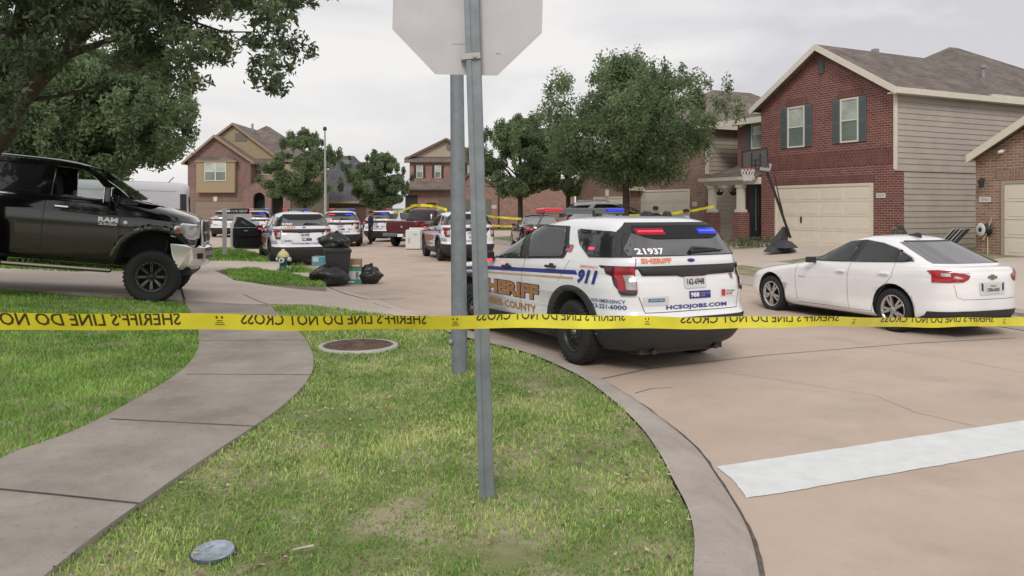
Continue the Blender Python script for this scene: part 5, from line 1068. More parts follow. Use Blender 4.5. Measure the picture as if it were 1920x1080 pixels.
x0, z1 = X(385, 306, -.5); x1, z0 = X(423, 338, -.5); h.window(x0, x1, z0, z1, -.5, False, 1, vert=1); x0, z1 = X(480, 310, 1.5); x1, z0 = X(503, 327, 1.5); h.window(x0, x1, z0, z1, 1.5, False, 1, vert=1)
a0 = X(458, 400, -.8)[0]; a1 = X(546, 400, -.8)[0]; az = X(480, 350, -.8)[1]; ar = [(a0, 0), (a0, az-.3), ((a0+a1)/2-.4, az+.5), (a1, az-.3), (a1, 0)]
holes = []
for l_, r_ in ((477, 499), (511, 533)):
    p, zt_ = X(l_, 361, -.8); q, _ = X(r_, 361, -.8); rr = (q-p)/2; holes.append([(p, 0.01)] + arc((p+q)/2, zt_-rr, rr, 180, 0, 12) + [(q, .01)])
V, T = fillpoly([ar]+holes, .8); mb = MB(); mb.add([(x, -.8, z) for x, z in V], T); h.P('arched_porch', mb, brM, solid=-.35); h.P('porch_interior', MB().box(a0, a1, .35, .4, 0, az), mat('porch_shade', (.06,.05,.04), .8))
h.P('porch_side', MB().box(a0, a0+.3, -.45, 1.6, 0, az-.4), brM); h.P('porch_side', MB().box(a1-.3, a1, -.45, 1.6, 0, az-.4), brM); h.P('porch_roof', MB().prism([(a0-.2, az-.35), ((a0+a1)/2-.4, az+.5), (a1+.2, az-.35), (a1+.2, az-.2), ((a0+a1)/2-.4, az+.65), (a0-.2, az-.2)], -1., 2., 'y'), roofT)
h.P('front_door', MB().box(X(480, 400, .3)[0], X(496, 400, .3)[0], .28, .35, 0, 2.6), mat('door_teal', (.05,.10,.09), .5))
for u, v in ((487, 356), (522, 356)): kx, kz = X(u, v, -.8); h.P('keystone', MB().prism([(kx-.13, kz-.2), (kx+.13, kz-.2), (kx+.18, kz+.2), (kx-.18, kz+.2)], -.85, -.8, 'y'), wframe)
kx, kz = X(404, 373); h.P('keystone', MB().prism([(kx-.13, kz-.2), (kx+.13, kz-.2), (kx+.18, kz+.2), (kx-.18, kz+.2)], -.05, 0, 'y'), wframe)
x0, z1 = X(366, 378); x1, _ = X(456, 378); h.garage(x0, x1, .1, z1, 0, m=mat('garage_tan', (.26,.20,.15), .6), trim=taup); h.P('vent_pipe', MB().cyl(((xa+xb)/2+1.2, 5, pk), ((xa+xb)/2+1.2, 5, X(425, 232, 5.)[1]), .1), grayv)
# B: grey roofed house
B_ = House('house with a big plain grey roof behind the street light', (-17.5, 84), 0.); h = B_; X = lambda u, v, y=0.: h.fx(u, v, y)
xa = X(572, 380)[0]; xb = X(704, 380)[0]; zt = X(640, 377)[1]; zr = X(650, 292, 6.)[1]
h.P('wall', MB().box(xa, xb, 0, 12, 0, zt), brP); xm0 = X(640, 292, 6.)[0]; xm1 = X(664, 292, 6.)[0]
h.P('roof', MB().add([(xa-.5, -.5, zt), (xb+.5, -.5, zt), (xb+.5, 13, zt), (xa-.5, 13, zt), (xm0, 6, zr), (xm1, 6, zr)], [(0, 1, 5, 4), (1, 2, 5), (2, 3, 4, 5), (3, 0, 4)]), roofG); h.P('fascia', MB().box(xa-.5, xb+.5, -.55, -.48, zt-.25, zt), tan); vx, vz = X(650, 303, 4.); h.P('roof_vent', MB().box(vx-.4, vx+.4, 3.6, 4.4, vz-.3, vz+.2), galv)
h.P('wall_lower', MB().box(xa+1, xb-1, -.05, 0, .0, 2.2), mat('dark_wall', (.12,.07,.06), .8))

# ------------------------------------------------------------------ trees
def leaves(name, cl, n, size, m, parent=None, aspect=2.2, droop=.3, shell=.55):
    """cl: list of (centre, (rx, ry, rz)); n leaves spread through the clumps"""
    C = np.array([c[0] for c in cl]); R = np.array([c[1] for c in cl]); vol = (R[:, 0]*R[:, 1]*R[:, 2])**.67; idx = rng.choice(len(cl), n, p=vol/vol.sum())
    d = rng.normal(size=(n, 3)); d /= np.linalg.norm(d, axis=1)[:, None]; r = rng.random(n)**shell; P = C[idx]+d*R[idx]*r[:, None]
    a = rng.normal(size=(n, 3)); a[:, 2] -= droop; a /= np.linalg.norm(a, axis=1)[:, None]; b = rng.normal(size=(n, 3)); b -= a*(a*b).sum(1)[:, None]; b /= np.linalg.norm(b, axis=1)[:, None]
    s = size*rng.uniform(.6, 1.4, n); L_ = a*s[:, None]*aspect/2; Wd = b*s[:, None]/2
    V = np.stack([P-L_, P+Wd, P+L_, P-Wd], 1).reshape(-1, 3)
    me = bpy.data.meshes.new(name); me.vertices.add(n*4); me.vertices.foreach_set('co', V.reshape(-1)); me.loops.add(n*4); me.loops.foreach_set('vertex_index', np.arange(n*4, dtype=np.int32)); me.polygons.add(n)
    me.polygons.foreach_set('loop_start', np.arange(n, dtype=np.int32)*4); me.polygons.foreach_set('loop_total', np.full(n, 4, np.int32)); me.update()
    tone = rng.uniform(-.2, .2, len(cl))[idx]+rng.uniform(-.12, .12, n); at = me.attributes.new('tone', 'FLOAT', 'POINT'); at.data.foreach_set('value', np.repeat(tone, 4).astype(np.float32)); me.materials.append(m)
    o = bpy.data.objects.new(name, me); COL.objects.link(o); o.parent = parent; return o
def tree(u, vb, d, base, vtop, wpx, vlow, label, n=9000, size=.12, m=None, trunk=.15, ncl=70, sh=.7, name='oak_tree', flat=1., tw=None):
    """trunk foot in column u at depth d; crown between rows vtop and vlow, wpx wide"""
    s = F/d; X = (u-960)/s; zt = H+(HV-vtop)/s; zl = H+(HV-vlow)/s; rt = empty(name, (X, d, base), 0, label, 'tree'); zt -= base; zl -= base; R = wpx/2/s; cz = (zt+zl)/2; hz_ = (zt-zl)/2
    off = ((tw or u)-u)/s; cl = []; lim = []
    for i in range(ncl):
        a = random.uniform(0, 2*PI); q = random.random()**.5; zz = random.uniform(-1, 1); pr = ((1-abs(zz)**1.7)**.6 if zz > 0 else (1-abs(zz)**3.5)**.5)*(.92+.45*noise.noise(Vector((math.cos(a)*1.2+u, math.sin(a)*1.2, zz*1.3))))
        x = off+R*q*pr*math.cos(a)*.86; y = R*q*pr*math.sin(a)*.86; z = cz+hz_*zz*.9; k = random.uniform(.15, .30)*R*(1.1-.45*q); cl.append(((x, y, z), (k*1.25, k*1.25, k*.75)))
        if i % 3 == 0: lim.append((x, y, z))
    for i in range(ncl):     # wisps that break the outline
        a = random.uniform(0, 2*PI); t = random.uniform(-.5, 1.); pr = (1-abs(t)**1.8)**.6*(.95+.4*noise.noise(Vector((math.cos(a)*1.2+u, math.sin(a)*1.2, t*1.3)))); x = off+R*pr*math.cos(a)*random.uniform(.85, 1.1); y = R*pr*math.sin(a); z = cz+hz_*t*random.uniform(.88, 1.1); k = R*random.uniform(.05, .11); cl.append(((x, y, z), (k, k, k*random.uniform(1., 2.6))))
    leaves('crown', cl, n, size, m or leafA, rt, shell=sh)
    tb = MB(); fork = max(.6, zl*.9+.1*zt); tb.tube([(0, 0, -.1), (.02, 0, fork*.5), (off*.1, 0, fork), (off*.3, 0, cz)], [trunk*1.25, trunk, trunk*.9, trunk*.45], 10)
    for x, y, z in lim: f0 = Vector((off*.1, 0, fork+random.uniform(0, .4)*(cz-fork))); p = Vector((x, y, z)); mid = f0.lerp(p, .5)+Vector((0, 0, .12*R)); tb.tube([f0, mid, p], [trunk*.38, trunk*.2, trunk*.06], 6)
    tb.build('trunk', bark, rt); return rt
tree(1173, 400, 33, .3, 116, 345, 345, 'large oak tree in front of the brown brick house, right of the grey poles', 85000, .062, leafB, .15, 105, tw=1180)
tree(975, 400, 43, .2, 226, 190, 372, 'medium oak tree between the grey poles and the large oak', 60000, .068, leafB, .14, 70)
tree(1065, 400, 47, .2, 215, 130, 370, 'narrow oak tree directly left of the large oak', 40000, .07, leafB, .14, 50)
tree(712, 405, 58, .1, 288, 122, 392, 'dense young oak right of the street light, before the grey roof', 52000, .07, leafB, .12, 50)
tree(572, 405, 54, .1, 252, 148, 388, 'young oak in front of the arched brick porch', 55000, .07, leafB, .12, 55)
tree(165, 400, 25, .4, 100, 385, 352, 'dense oak tree behind the black pickup', 120000, .062, leafB, .16, 120)
tree(20, 400, 30, .4, 120, 330, 352, 'leafy oak at the left edge beyond the pickup roof', 60000, .08, leafB, .16, 90)
# the near oak whose limbs hang over the top left corner
rt = empty('oak_tree', (-8.75, 12.3, .25), 0, 'nearest oak tree overhanging the top left corner with long leafy limbs', 'tree'); o0 = rt.location
def lp_(u, v, d): return px(u, v, d)-o0
tb = MB(); tb.tube([(0, 0, -.2), (.05, 0, 1.2), (.12, .05, 2.2)], [.34, .27, .25], 14)
limbs = [[(.12, .05, 2.1), lp_(0, 262, 12.2), lp_(38, 190, 11.9), lp_(110, 110, 11.5), lp_(180, 35, 11.2), lp_(260, -60, 11)], [(.12, .05, 2.1), lp_(-40, 200, 12), lp_(5, 120, 11.6), lp_(38, 40, 11.3), lp_(60, -80, 11)],
         [lp_(110, 110, 11.5), lp_(220, 70, 11.2), lp_(330, 30, 10.8), lp_(430, 0, 10.4), lp_(520, -10, 10.1)], [lp_(220, 70, 11.2), lp_(300, 100, 11), lp_(370, 90, 10.6), lp_(420, 70, 10.2)], [lp_(38, 190, 11.9), lp_(110, 180, 12), lp_(190, 160, 12.2)], [lp_(330, 30, 10.8), lp_(420, 60, 11.2), lp_(520, 60, 11.4)]]
rad = [[.22, .17, .14, .11, .085, .05], [.2, .15, .12, .1, .07], [.06, .045, .035, .025, .012], [.03, .022, .016, .008], [.04, .025, .01], [.02, .014, .006]]
for l_, r_ in zip(limbs, rad): tb.tube(l_, r_, 8)
tb.build('trunk', bark, rt)
cl = []; P_ = [(-60,-90),(640,-90),(622,10),(560,30),(610,95),(560,120),(520,150),(515,185),(470,170),(440,120),(400,125),(360,160),(300,140),(240,130),(205,95),(150,105),(80,150),(40,150),(10,250),(-60,250)]
while len(cl) < 430:
    u, v = random.uniform(-60, 640), random.uniform(-90, 260)
    if not inpoly(np.array([[u, v]]), P_)[0]: continue
    if 150 < u < 230 and 60 < v < 120 and random.random() < .8: continue
    if u > 300 and v > 40 and random.random() < .25: continue
    d = random.uniform(9.8, 12.6); k = random.uniform(.10, .26)*(1 if u < 380 else .7); cl.append((tuple(lp_(u, v, d)), (k*1.3, k*1.2, k*.8)))
for i in range(110): cl.append(((random.uniform(-2.5, 5.5), random.uniform(-3, 2.5), random.uniform(4.4, 6.6)), (.5, .5, .35)))
leaves('crown', cl, 80000, .036, leafA, rt, aspect=2.8, droop=.4, shell=.7)

# ------------------------------------------------------------------ poles, sign, tape
pb = gp(914, 928, .14); rt = empty('stop_sign', (pb.x, pb.y, .14), 0, 'back of an octagonal stop sign on a leaning grey steel post in the foreground', 'road sign')
dt = pb.y; s_ = F/dt; top = px(881, -120, dt)-Vector((pb.x, pb.y, .14)); mb = MB()
mb.beam((0, 0, -.1), top, .092, .05, 0, up=(0, 1, 0)); mb.build('post', galv, rt, bevel=.008)
mb = MB(); mb.beam((0-.028, -.028, -.1), top+Vector((-.028, -.028, 0)), .03, .012, 0, up=(0, 1, 0)); mb.build('post_flange', galv, rt)
c = px(876.5, 138-.4572*s_, dt)-Vector((pb.x, pb.y, .14)); Rr = .4572/math.cos(PI/8); oc = []
for k in range(8): a = PI/8+k*PI/4+math.radians(-1.3); oc.append((c.x+Rr*math.cos(a), c.z+Rr*math.sin(a)))
sp = MB().prism(oc, .045, .049, 'y').build('sign_plate', alum, rt)
of = [(c.x+(x-c.x)*.99, c.z+(z-c.z)*.99) for x, z in oc]; MB().prism(of, .0492, .0505, 'y').build('sign_face', mat('sign_red', (.5,.02,.03), .4), sp); text('sign_word', 'STOP', lambda u, v: (c.x-u, .0515, c.z+v), -.3, .3, -.15, .15, wht, sp, .04)
sm_ = MB(); 
for x_, z_, w1, h1 in ((-.165, .0, .003, .26), (.30, .12, .002, .34), (-.10, -.27, .10, .002), (.17, -.33, .03, .004), (-.30, .22, .002, .12), (.08, .02, .002, .16)): sm_.box(c.x+x_, c.x+x_+w1, .0435, .0448, c.z+z_, c.z+z_+h1)
sm_.build('scratches', mat('scratch_grey', (.22,.215,.23), .6), sp); rv = MB().cyl((c.x+.012, .036, c.z-.34), (c.x+.012, .045, c.z-.34), .014, n=8); rv.build('rivet', galv, sp); MB().cyl((c.x, .036, c.z+.34), (c.x, .045, c.z+.34), .014, n=8).build('rivet', galv, sp)
bx, bz_ = (px(884, 107, dt)-Vector((pb.x, pb.y, .14))).x, (px(884, 107, dt)-Vector((pb.x, pb.y, .14))).z
MB().obox(Matrix.Translation((bx, -.03, bz_)) @ Matrix.Rotation(-.08, 4, 'Y'), .11, .02, .035).obox(Matrix.Translation((bx-.03, .02, bz_-.01)), .07, .05, .02).cyl((bx+.02, -.055, bz_), (bx+.02, -.03, bz_), .012, n=6).build('bracket', mat('bracket_pale', (.42,.41,.42), .45, metal=.3), rt)
pb = gp(862, 697, .14); rt = empty('street_pole', (pb.x, pb.y, .14), 0, 'thick round grey metal pole standing on the lawn behind the stop sign post', 'pole'); tp = px(856, 60, pb.y)-Vector((pb.x, pb.y, .14)); top = Vector((tp.x*2.4, 0, tp.z*2.4))
mb = MB(); mb.tube([(0, 0, -.15), top*.12, top*.5, top], [.086, .083, .066, .05], 24); mb.build('shaft', galv, rt)
MB().cyl((-.075, -.03, .32), (-.11, -.03, .32), .035, n=12).build('bolt_cover', galv, rt)
# near tape: runs across in front of the posts
ta = px(-60, 604, 3.25); tb_ = px(1980, 604, 7.25)
def tape(name, a, b, wd, label, words=True, sag=.0, lean=.1, n=60, top_cut=.0):
    a = Vector(a); b = Vector(b); d = (b-a); L0 = d.length; dn = d.normalized(); rt = None
    def fn(s, h):       # s metres along, h metres up from the lower edge
        t = s/L0; p = a.lerp(b, t); z = p.z-wd/2+h-sag*4*t*(1-t)+.004*math.sin(t*23)+.003*math.sin(t*61+1); y_ = lean*(h-wd/2)*(1+4*math.sin(t*11)+3*math.sin(t*29+1))+.010*math.sin(t*17)+.003*math.sin(t*53)
        return (p.x, p.y-y_, z)
    mb = MB(); vs = [fn(L0*i/n, wd*j/3) for i in range(n+1) for j in range(4)]; mb.add(vs, [(i*4+j, i*4+j+1, i*4+j+5, i*4+j+4) for i in range(n) for j in range(3)], 0, True)
    o = tag(mb.build(name, mat('tape_yellow', (.72,.66,.04), .35, var=.10, vs=5)), label, 'barrier tape', 'yellow sheriff line tapes'); return o, fn, L0
yw, fn, L0 = tape('barrier_tape', ta, tb_, .076, 'nearest yellow sheriff line tape stretched across the whole foreground', n=120)
def on(off): return lambda s, h: tuple(Vector(fn(s, h))-Vector((0, off, 0)))
def slu(u):      # photo column -> metres along the tape
    k = (u-960)/F; return (k*ta.y-ta.x)/((tb_.x-ta.x)-k*(tb_.y-ta.y))*L0
tapeblk = mat('tape_print', (.05,.045,.01), .5)
seg = [(-140, 340), (455, 800), (918, 1180), (1245, 1330, 'x')]; segs = [(-150, 340), (453, 799), (893, 1172), (1275, 1573), (1651, 1861)]
for (a, b), ct in zip(segs, (.90, .78, .5, .62, .62)):
    s0, s1 = slu(a), slu(b)
    V, T = text2d("SHERIFF'S LINE DO NOT CROSS", .012); k = MB(); f = on(.0015); bmx = bmesh.new(); bv = [bmx.verts.new((p, q, 0)) for p, q in V]
    for t in T:
        try: bmx.faces.new([bv[i] for i in t])
        except ValueError: pass
    bmesh.ops.bisect_plane(bmx, geom=bmx.verts[:]+bmx.edges[:]+bmx.faces[:], plane_co=(0, ct, 0), plane_no=(0, 1, 0), clear_outer=True); bmx.verts.index_update()
    V2 = [(v.co.x, v.co.y) for v in bmx.verts]; T2 = [[v.index for v in q.verts] for q in bmx.faces]; bmx.free()
    for g_ in words(V2, T2, .016):
        ix = sorted({i for t in g_ for i in t}); mp_ = {i: j for j, i in enumerate(ix)}; k = MB(); k.add([f(s1-(s1-s0)*V2[i][0], .0745-.060*(ct-V2[i][1])) for i in ix], [[mp_[i] for i in t] for t in g_]); k.build('tape_lettering', tapeblk, yw)
    m_ = slu(b+(a-b)*(-.22)) if False else s1+.17
    e = MB(); f = on(.0015)
    for q, (x0, x1, z0, z1) in enumerate([(-.022, .022, .022, .025), (-.018, .018, .031, .034), (-.012, .012, .04, .044), (-.016, -.008, .052, .064), (.008, .016, .052, .064)]): e.add([f(m_+x0, z0), f(m_+x1, z0), f(m_+x1, z1), f(m_+x0, z1)], [(0, 1, 2, 3)])
    e.build('tape_emblem', tapeblk, yw)
tape('barrier_tape', px(905, 404, 41), px(1030, 412, 37), .10, 'far yellow tape left of the near sheriff SUV roof', sag=.05); tape('barrier_tape', px(1180, 404, 31.5), px(1338, 387, 33.2), .10, 'far yellow tape tied to the porch column of the red brick house', sag=.1)
tape('barrier_tape', px(738, 399, 45), px(775, 386.5, 42), .12, 'far yellow tape rising to the maroon pickup roof from the left', sag=.03); tape('barrier_tape', px(770, 386.5, 41), px(838, 394, 40), .14, 'yellow tape draped along the roof of the maroon pickup', sag=-.12)
tape('barrier_tape', px(905, 419, 41), px(960, 424, 39), .08, 'lowest far yellow tape above the lawn beyond the grey poles', sag=.05)
# street light
sl = gp(610, 428, .0); sl = px(610, 428, 52); rt = empty('street_lamp', (sl.x, 52, 0), 0, 'tall thin street light pole between the young oaks', 'street lamp'); zt = H+(HV-245)/(F/52); MB().tube([(0, 0, 0), (0, 0, zt*.5), (-.03, 0, zt)], [.10, .08, .05], 12).build('pole', mat('pole_pale', (.36,.37,.37), .5), rt); MB().lathe([(.0, .28), (.11, .22), (.13, .05), (.07, 0)], 12, Matrix.Translation((-.03, 0, zt))).build('lamp_head', clad, rt)
# property sign
p = gp(421, 479, .14); rt = empty('property_sign', (p.x, p.y, .12), 0, 'white wooden for rent sign post with an arm on the grass strip', 'sign'); s_ = F/p.y; hh = (479-390)/s_
MB().box(-.07, .07, -.05, .05, 0, hh).build('post', mat('sign_post_white', (.66,.66,.66), .5), rt, bevel=.01); MB().box(.07, 1.0, -.04, .04, hh-.38, hh-.20).build('arm', mat('sign_post_white', (.66,.66,.66), .5), rt, bevel=.008)
rd = MB().box(.22, .92, -.02, .02, hh-.19, hh+.0).build('rider_sign', blk, rt); text('sign_words', 'FOR RENT', lambda u, v: (u, -.025, v), .27, .87, hh-.14, hh-.05, wht, rd, .02)
# hydrant
p = gp(531, 509, .14); rt = empty('fire_hydrant', (p.x, p.y, .12), 0, 'teal fire hydrant with cream bonnet on the grass strip', 'fire hydrant'); teal = mat('hydrant_teal', (.04,.11,.14), .5, var=.2, vs=12)
MB().lathe([(.0, 0), (.15, 0), (.15, .05), (.10, .06), (.10, .30), (.14, .33), (.15, .36), (.15, .42), (.0, .42)], 24).build('barrel', teal, rt)
MB().lathe([(.16, .42), (.165, .45), (.15, .50), (.10, .57), (.05, .60), (.045, .64), (.0, .64)], 24).build('bonnet', mat('hydrant_cream', (.62,.55,.28), .5, var=.1, vs=12), rt)
cp = MB(); cp.cyl((.10, 0, .36), (.21, -.02, .36), .06, n=14).cyl((-.10, 0, .36), (-.19, 0, .36), .05, n=14); cp.build('side_cap', mat('cap_white', (.7,.7,.68), .5), rt); fc = MB(); fc.cyl((0, -.10, .34), (0, -.19, .34), .075, n=16); fo_ = fc.build('front_cap', mat('cap_white', (.7,.7,.68), .5), rt); MB().cyl((0, -.19, .34), (0, -.205, .34), .035, n=6).build('cap_nut', teal, fo_)
wd = MB()
for i in range(700):
    a = random.uniform(0, 2*PI); q = random.random()**.7; x = p.x+.45+q*math.cos(a)*.75; y = p.y-.12+q*math.sin(a)*.3; hgt = .30*(1-q)+.07; l_ = random.uniform(.4, 1)*hgt; b = random.uniform(0, 2*PI); wv = .012; cx, sx = math.cos(b), math.sin(b)
    wd.add([(x-sx*wv, y+cx*wv, .13), (x+sx*wv, y-cx*wv, .13), (x+cx*l_*.5, y+sx*l_*.5, .13+l_)], [(0, 1, 2)])
tag(wd.build('weeds', grassd), 'tall green weeds growing around the fire hydrant', 'weeds', kind='stuff')
# ------------------------------------------------------------------ rubbish at the kerb
bagm = mat('bin_bag', (.018,.019,.022), .28, bump=.5, bs=12)
def bag(u, v, r, hgt, label, d=None, z=0., knot=True, sx=1.):
    p = gp(u, v, z); rt = empty('rubbish_bag', (p.x, p.y, z), 0, label, 'rubbish bag', 'black rubbish bags put out at the kerb'); V = []; n, k = 36, 20; mb = MB()
    for j in range(k+1):
        ph = -PI/2+PI*j/k
        for i in range(n):
            t = 2*PI*i/n; q = math.cos(ph)**.6; nn = 1+.30*noise.noise(Vector((math.cos(t)*1.5+u, math.sin(t)*1.5, ph*1.3)))+.12*noise.noise(Vector((math.cos(t)*5+u, math.sin(t)*5, ph*4))); taper = 1-.45*max(0, math.sin(ph))**1.5
            V.append((r*sx*q*math.cos(t)*nn*taper, r*.8*q*math.sin(t)*nn*taper, max(0, hgt*(.5+.5*math.sin(ph))*(.6+.4*nn)*.97)))
    mb.add(V, [(j*n+i, j*n+(i+1) % n, (j+1)*n+(i+1) % n, (j+1)*n+i) for j in range(k) for i in range(n)], 0, True); mb.build('sack', bagm, rt)
    if knot: MB().lathe([(.05, -.06), (.025, .0), (.05, .04), (.03, .06)], 10, Matrix.Translation((r*.1, 0, hgt*.95))).build('knot', bagm, rt)
    return rt
p = gp(633, 533, 0.); rt = empty('wheelie_bin', (p.x, p.y, 0), .25, 'dark grey wheelie bin between rubbish bags at the kerb', 'bin'); bn = mat('bin_plastic', (.035,.037,.04), .5)
mb = MB(); mb.add([(-.24,-.26,.04),(.24,-.26,.04),(.24,.26,.04),(-.24,.26,.04),(-.31,-.34,.82),(.31,-.34,.82),(.31,.34,.82),(-.31,.34,.82)], [(0,3,2,1),(4,5,6,7),(0,1,5,4),(1,2,6,5),(2,3,7,6),(3,0,4,7)]); mb.box(-.33, .33, -.36, .36, .80, .86); mb.build('bin_body', bn, rt, bevel=.02)
MB().add([(-.34,-.38,.86),(.34,-.38,.86),(.34,.38,.86),(-.34,.38,.86),(-.28,-.3,.92),(.28,-.3,.92),(.28,.3,.92),(-.28,.3,.92)], [(0,3,2,1),(4,5,6,7),(0,1,5,4),(1,2,6,5),(2,3,7,6),(3,0,4,7)]).build('bin_lid', bn, rt, bevel=.02)
for x in (-.26, .26): MB().cyl((x-.03, .3, .11), (x+.03, .3, .11), .11, n=18).build('bin_wheel', rubber, rt)
MB().cyl((-.28, .40, .84), (.28, .40, .84), .02, n=8).build('bin_handle', bn, rt)
b2 = bag(628, 533, .40, .44, 'black rubbish bag lying on top of the wheelie bin', z=0, knot=True); b2.location = (p.x-.05, p.y-.02, .86)
bag(617, 536, .40, .50, 'large black rubbish bag in front of the wheelie bin', z=.0, sx=1.25); bag(694, 532, .28, .48, 'black rubbish bag right of the green box', sx=1.1); bag(600, 528, .26, .36, 'small black rubbish bag tucked left of the wheelie bin', z=.02)
def carton(u, v, w, dpt, hgt, z, rz, m, label, name='cardboard_box', bands=()):
    p = gp(u, v, 0); rt = empty(name, (p.x, p.y, z), rz, label, 'box'); MB().box(-w/2, w/2, -dpt/2, dpt/2, 0, hgt).build('carton', m, rt, bevel=.008)
    for x0, x1, z0, z1, mm in bands: MB().box(x0*w-w/2, x1*w-w/2, -dpt/2-.004, -dpt/2, z0*hgt, z1*hgt).build('print_panel', mm, rt)
    return rt
carton(665, 532, .36, .34, .42, 0, .15, mat('box_green', (.07,.26,.18), .6, var=.1), 'green and white printed box standing beside the bin', bands=[(.05, .95, .30, .78, mat('box_white', (.6,.62,.6), .6)), (.60, .78, .34, .74, grayv), (.1, .5, .1, .2, mat('box_white', (.6,.62,.6), .6))])
carton(665, 532, .35, .33, .20, .425, .1, mat('box_brown', (.36,.24,.15), .8, var=.08), 'brown cardboard box stacked on the green box', bands=[(.35, .9, .1, .3, mat('box_white', (.6,.62,.6), .6))])
carton(599, 520, .34, .25, .24, .34, -.2, mat('box_teal', (.10,.33,.40), .5), 'small teal carton on the rubbish left of the bin', bands=[(.1, .6, .4, .9, mat('box_white', (.6,.62,.6), .6))])
# white washer left on the street
p = gp(777, 468); rt = empty('washing_machine', (p.x, p.y+.3, 0), -.2, 'white washing machine standing in the street by the maroon pickup', 'appliance'); apw = mat('appliance_white', (.66,.66,.63), .35)
MB().box(-.36, .36, -.35, .35, .03, .90).build('cabinet', apw, rt, bevel=.03); MB().box(-.36, .36, .18, .35, .90, 1.0).build('control_panel', apw, rt, bevel=.02); MB().box(-.32, .32, -.32, .15, .90, .915).build('lid', apw, rt); MB().box(-.2, -.15, -.365, -.35, .3, .55).box(.05, .2, -.365, -.35, .68, .72).build('dark_marks', grayv, rt)
for x in (-.28, .28): MB().cyl((x, -.26, 0), (x, -.26, .04), .03, n=8).build('foot', rubber, rt)

# ------------------------------------------------------------------ covers in the lawn
p = gp(672, 649, .14); rt = empty('manhole_cover', (p.x, p.y, .112), 0, 'large round rusty manhole cover in the lawn beside the sidewalk', 'manhole cover'); rust = mat('rusty_iron', (.12,.075,.06), .8, var=.25, vs=8, bump=.3, bs=60)
MB().lathe([(.50, .0), (.50, .045), (.44, .05), (.44, .03)], 48).build('collar', mat('collar_concrete', (.45,.43,.40), .9, var=.1), rt); lid = MB(); lid.lathe([(0, .05), (.42, .05), (.435, .035)], 48)
for r_ in (.15, .28, .38): lid.lathe([(r_-.012, .05), (r_-.01, .058), (r_+.01, .058), (r_+.012, .05)], 48)
for k in range(16): t = 2*PI*k/16; lid.beam((.1*math.cos(t), .1*math.sin(t), .053), (.4*math.cos(t), .4*math.sin(t), .053), .012, .01)
lid.build('lid', rust, rt)
p = gp(400, 1036, .15); rt = empty('valve_cover', (p.x, p.y, .122), 0, 'small round blue-grey valve cover sitting in the grass at the bottom', 'valve cover')
lidm = mat('cover_bluegrey', (.30,.35,.42), .6, var=.2, vs=25, bump=.2, bs=80); o = MB().lathe([(.10, -.02), (.105, .035), (.10, .042), (.092, .042), (.090, .034), (0, .034)], 40).build('lid', lidm, rt); o.rotation_euler = (.12, -.05, 0)
MB().lathe([(.108, .0), (.112, .03), (.106, .034)], 40).build('rim', mat('rim_dark', (.05,.055,.08), .5), rt)
t_ = [gp(548, 1031, .17), gp(570, 1026, .175), gp(588, 1023, .18)]; tag(MB().tube(t_, [.004, .005, .008], 6).build('twig', mat('pale_twig', (.5,.46,.42), .8)), 'pale short twig lying in the grass right of the valve cover', 'twig')
# storm inlet at the right kerb
p = KR-KD*.6; rt = empty('storm_inlet', (p.x, p.y, 0), math.atan2(KD.y, KD.x), 'concrete storm drain inlet in the kerb behind the white saloon', 'drain'); MB().box(-1.1, 1.1, -.45, .02, .12, .20).box(-1.1, -1.0, -.45, .02, -.05, .12).box(1.0, 1.1, -.45, .02, -.05, .12).build('hood', kerbm, rt); MB().box(-1.0, 1.0, -.3, -.01, -.05, .12).build('opening', mat('drain_dark', (.012,.011,.010), 1.), rt)
MB().box(-1.0, 1.0, .02, .5, -.02, .009).build('gutter_shadow_slab', mat('gutter_shadow_tone', (.10,.09,.08), .9), rt)  # thin dark sheet: the shadow in the gutter is painted by its colour

# ------------------------------------------------------------------ basketball hoop
p = gp(1462, 466, .42); p = px(1466, 466, 27.5); gz = .40; rt = empty('basketball_hoop', (p.x, p.y, gz), A63, 'portable basketball hoop with black leaning pole in front of the garage', 'basketball hoop'); s_ = F/27.5
def hl(u, v, dy=0.): q = px(u, v, 27.5+dy)-Vector((p.x, p.y, gz)); c_, s2 = math.cos(-A63), math.sin(-A63); return Vector((q.x*c_-q.y*s2, q.x*s2+q.y*c_, q.z))
def hb(pts, m, nm, r, par=None): return MB().tube(pts, r, 10).build(nm, m, par or rt)
a0 = hl(1482, 446); a1 = hl(1454, 365); a2 = hl(1438, 322); hb([a0, a1, a2], steel, 'pole', .045)
hb([hl(1468, 398), hl(1461, 372), hl(1452, 328)], clad, 'lift_arm', .02)
bs_ = MB(); q = [hl(1430, 468), hl(1505, 464)]; yb = .38
bs_.add([(q[0].x, -.62, 0), (q[1].x*.6, -.62, 0), (q[1].x*.6, .55, 0), (q[0].x, .55, 0), (q[0].x+.1, -.5, .17), (q[1].x*.6-.1, -.5, .17), (q[1].x*.6-.1, .42, .17), (q[0].x+.1, .42, .17)], [(0,3,2,1),(4,5,6,7),(0,1,5,4),(1,2,6,5),(2,3,7,6),(3,0,4,7)]); bs_.add([(-.55, -.3, .15), (.5, -.35, .15), (.5, .3, .15), (-.5, .3, .15), (.15, -.12, .42), (.40, -.12, .34), (.4, .1, .34), (.15, .1, .42)], [(0,1,5,4),(1,2,6,5),(2,3,7,6),(3,0,4,7),(4,5,6,7)]); bs_.build('base_tank', mat('base_grey', (.055,.057,.06), .6), rt, bevel=.04)
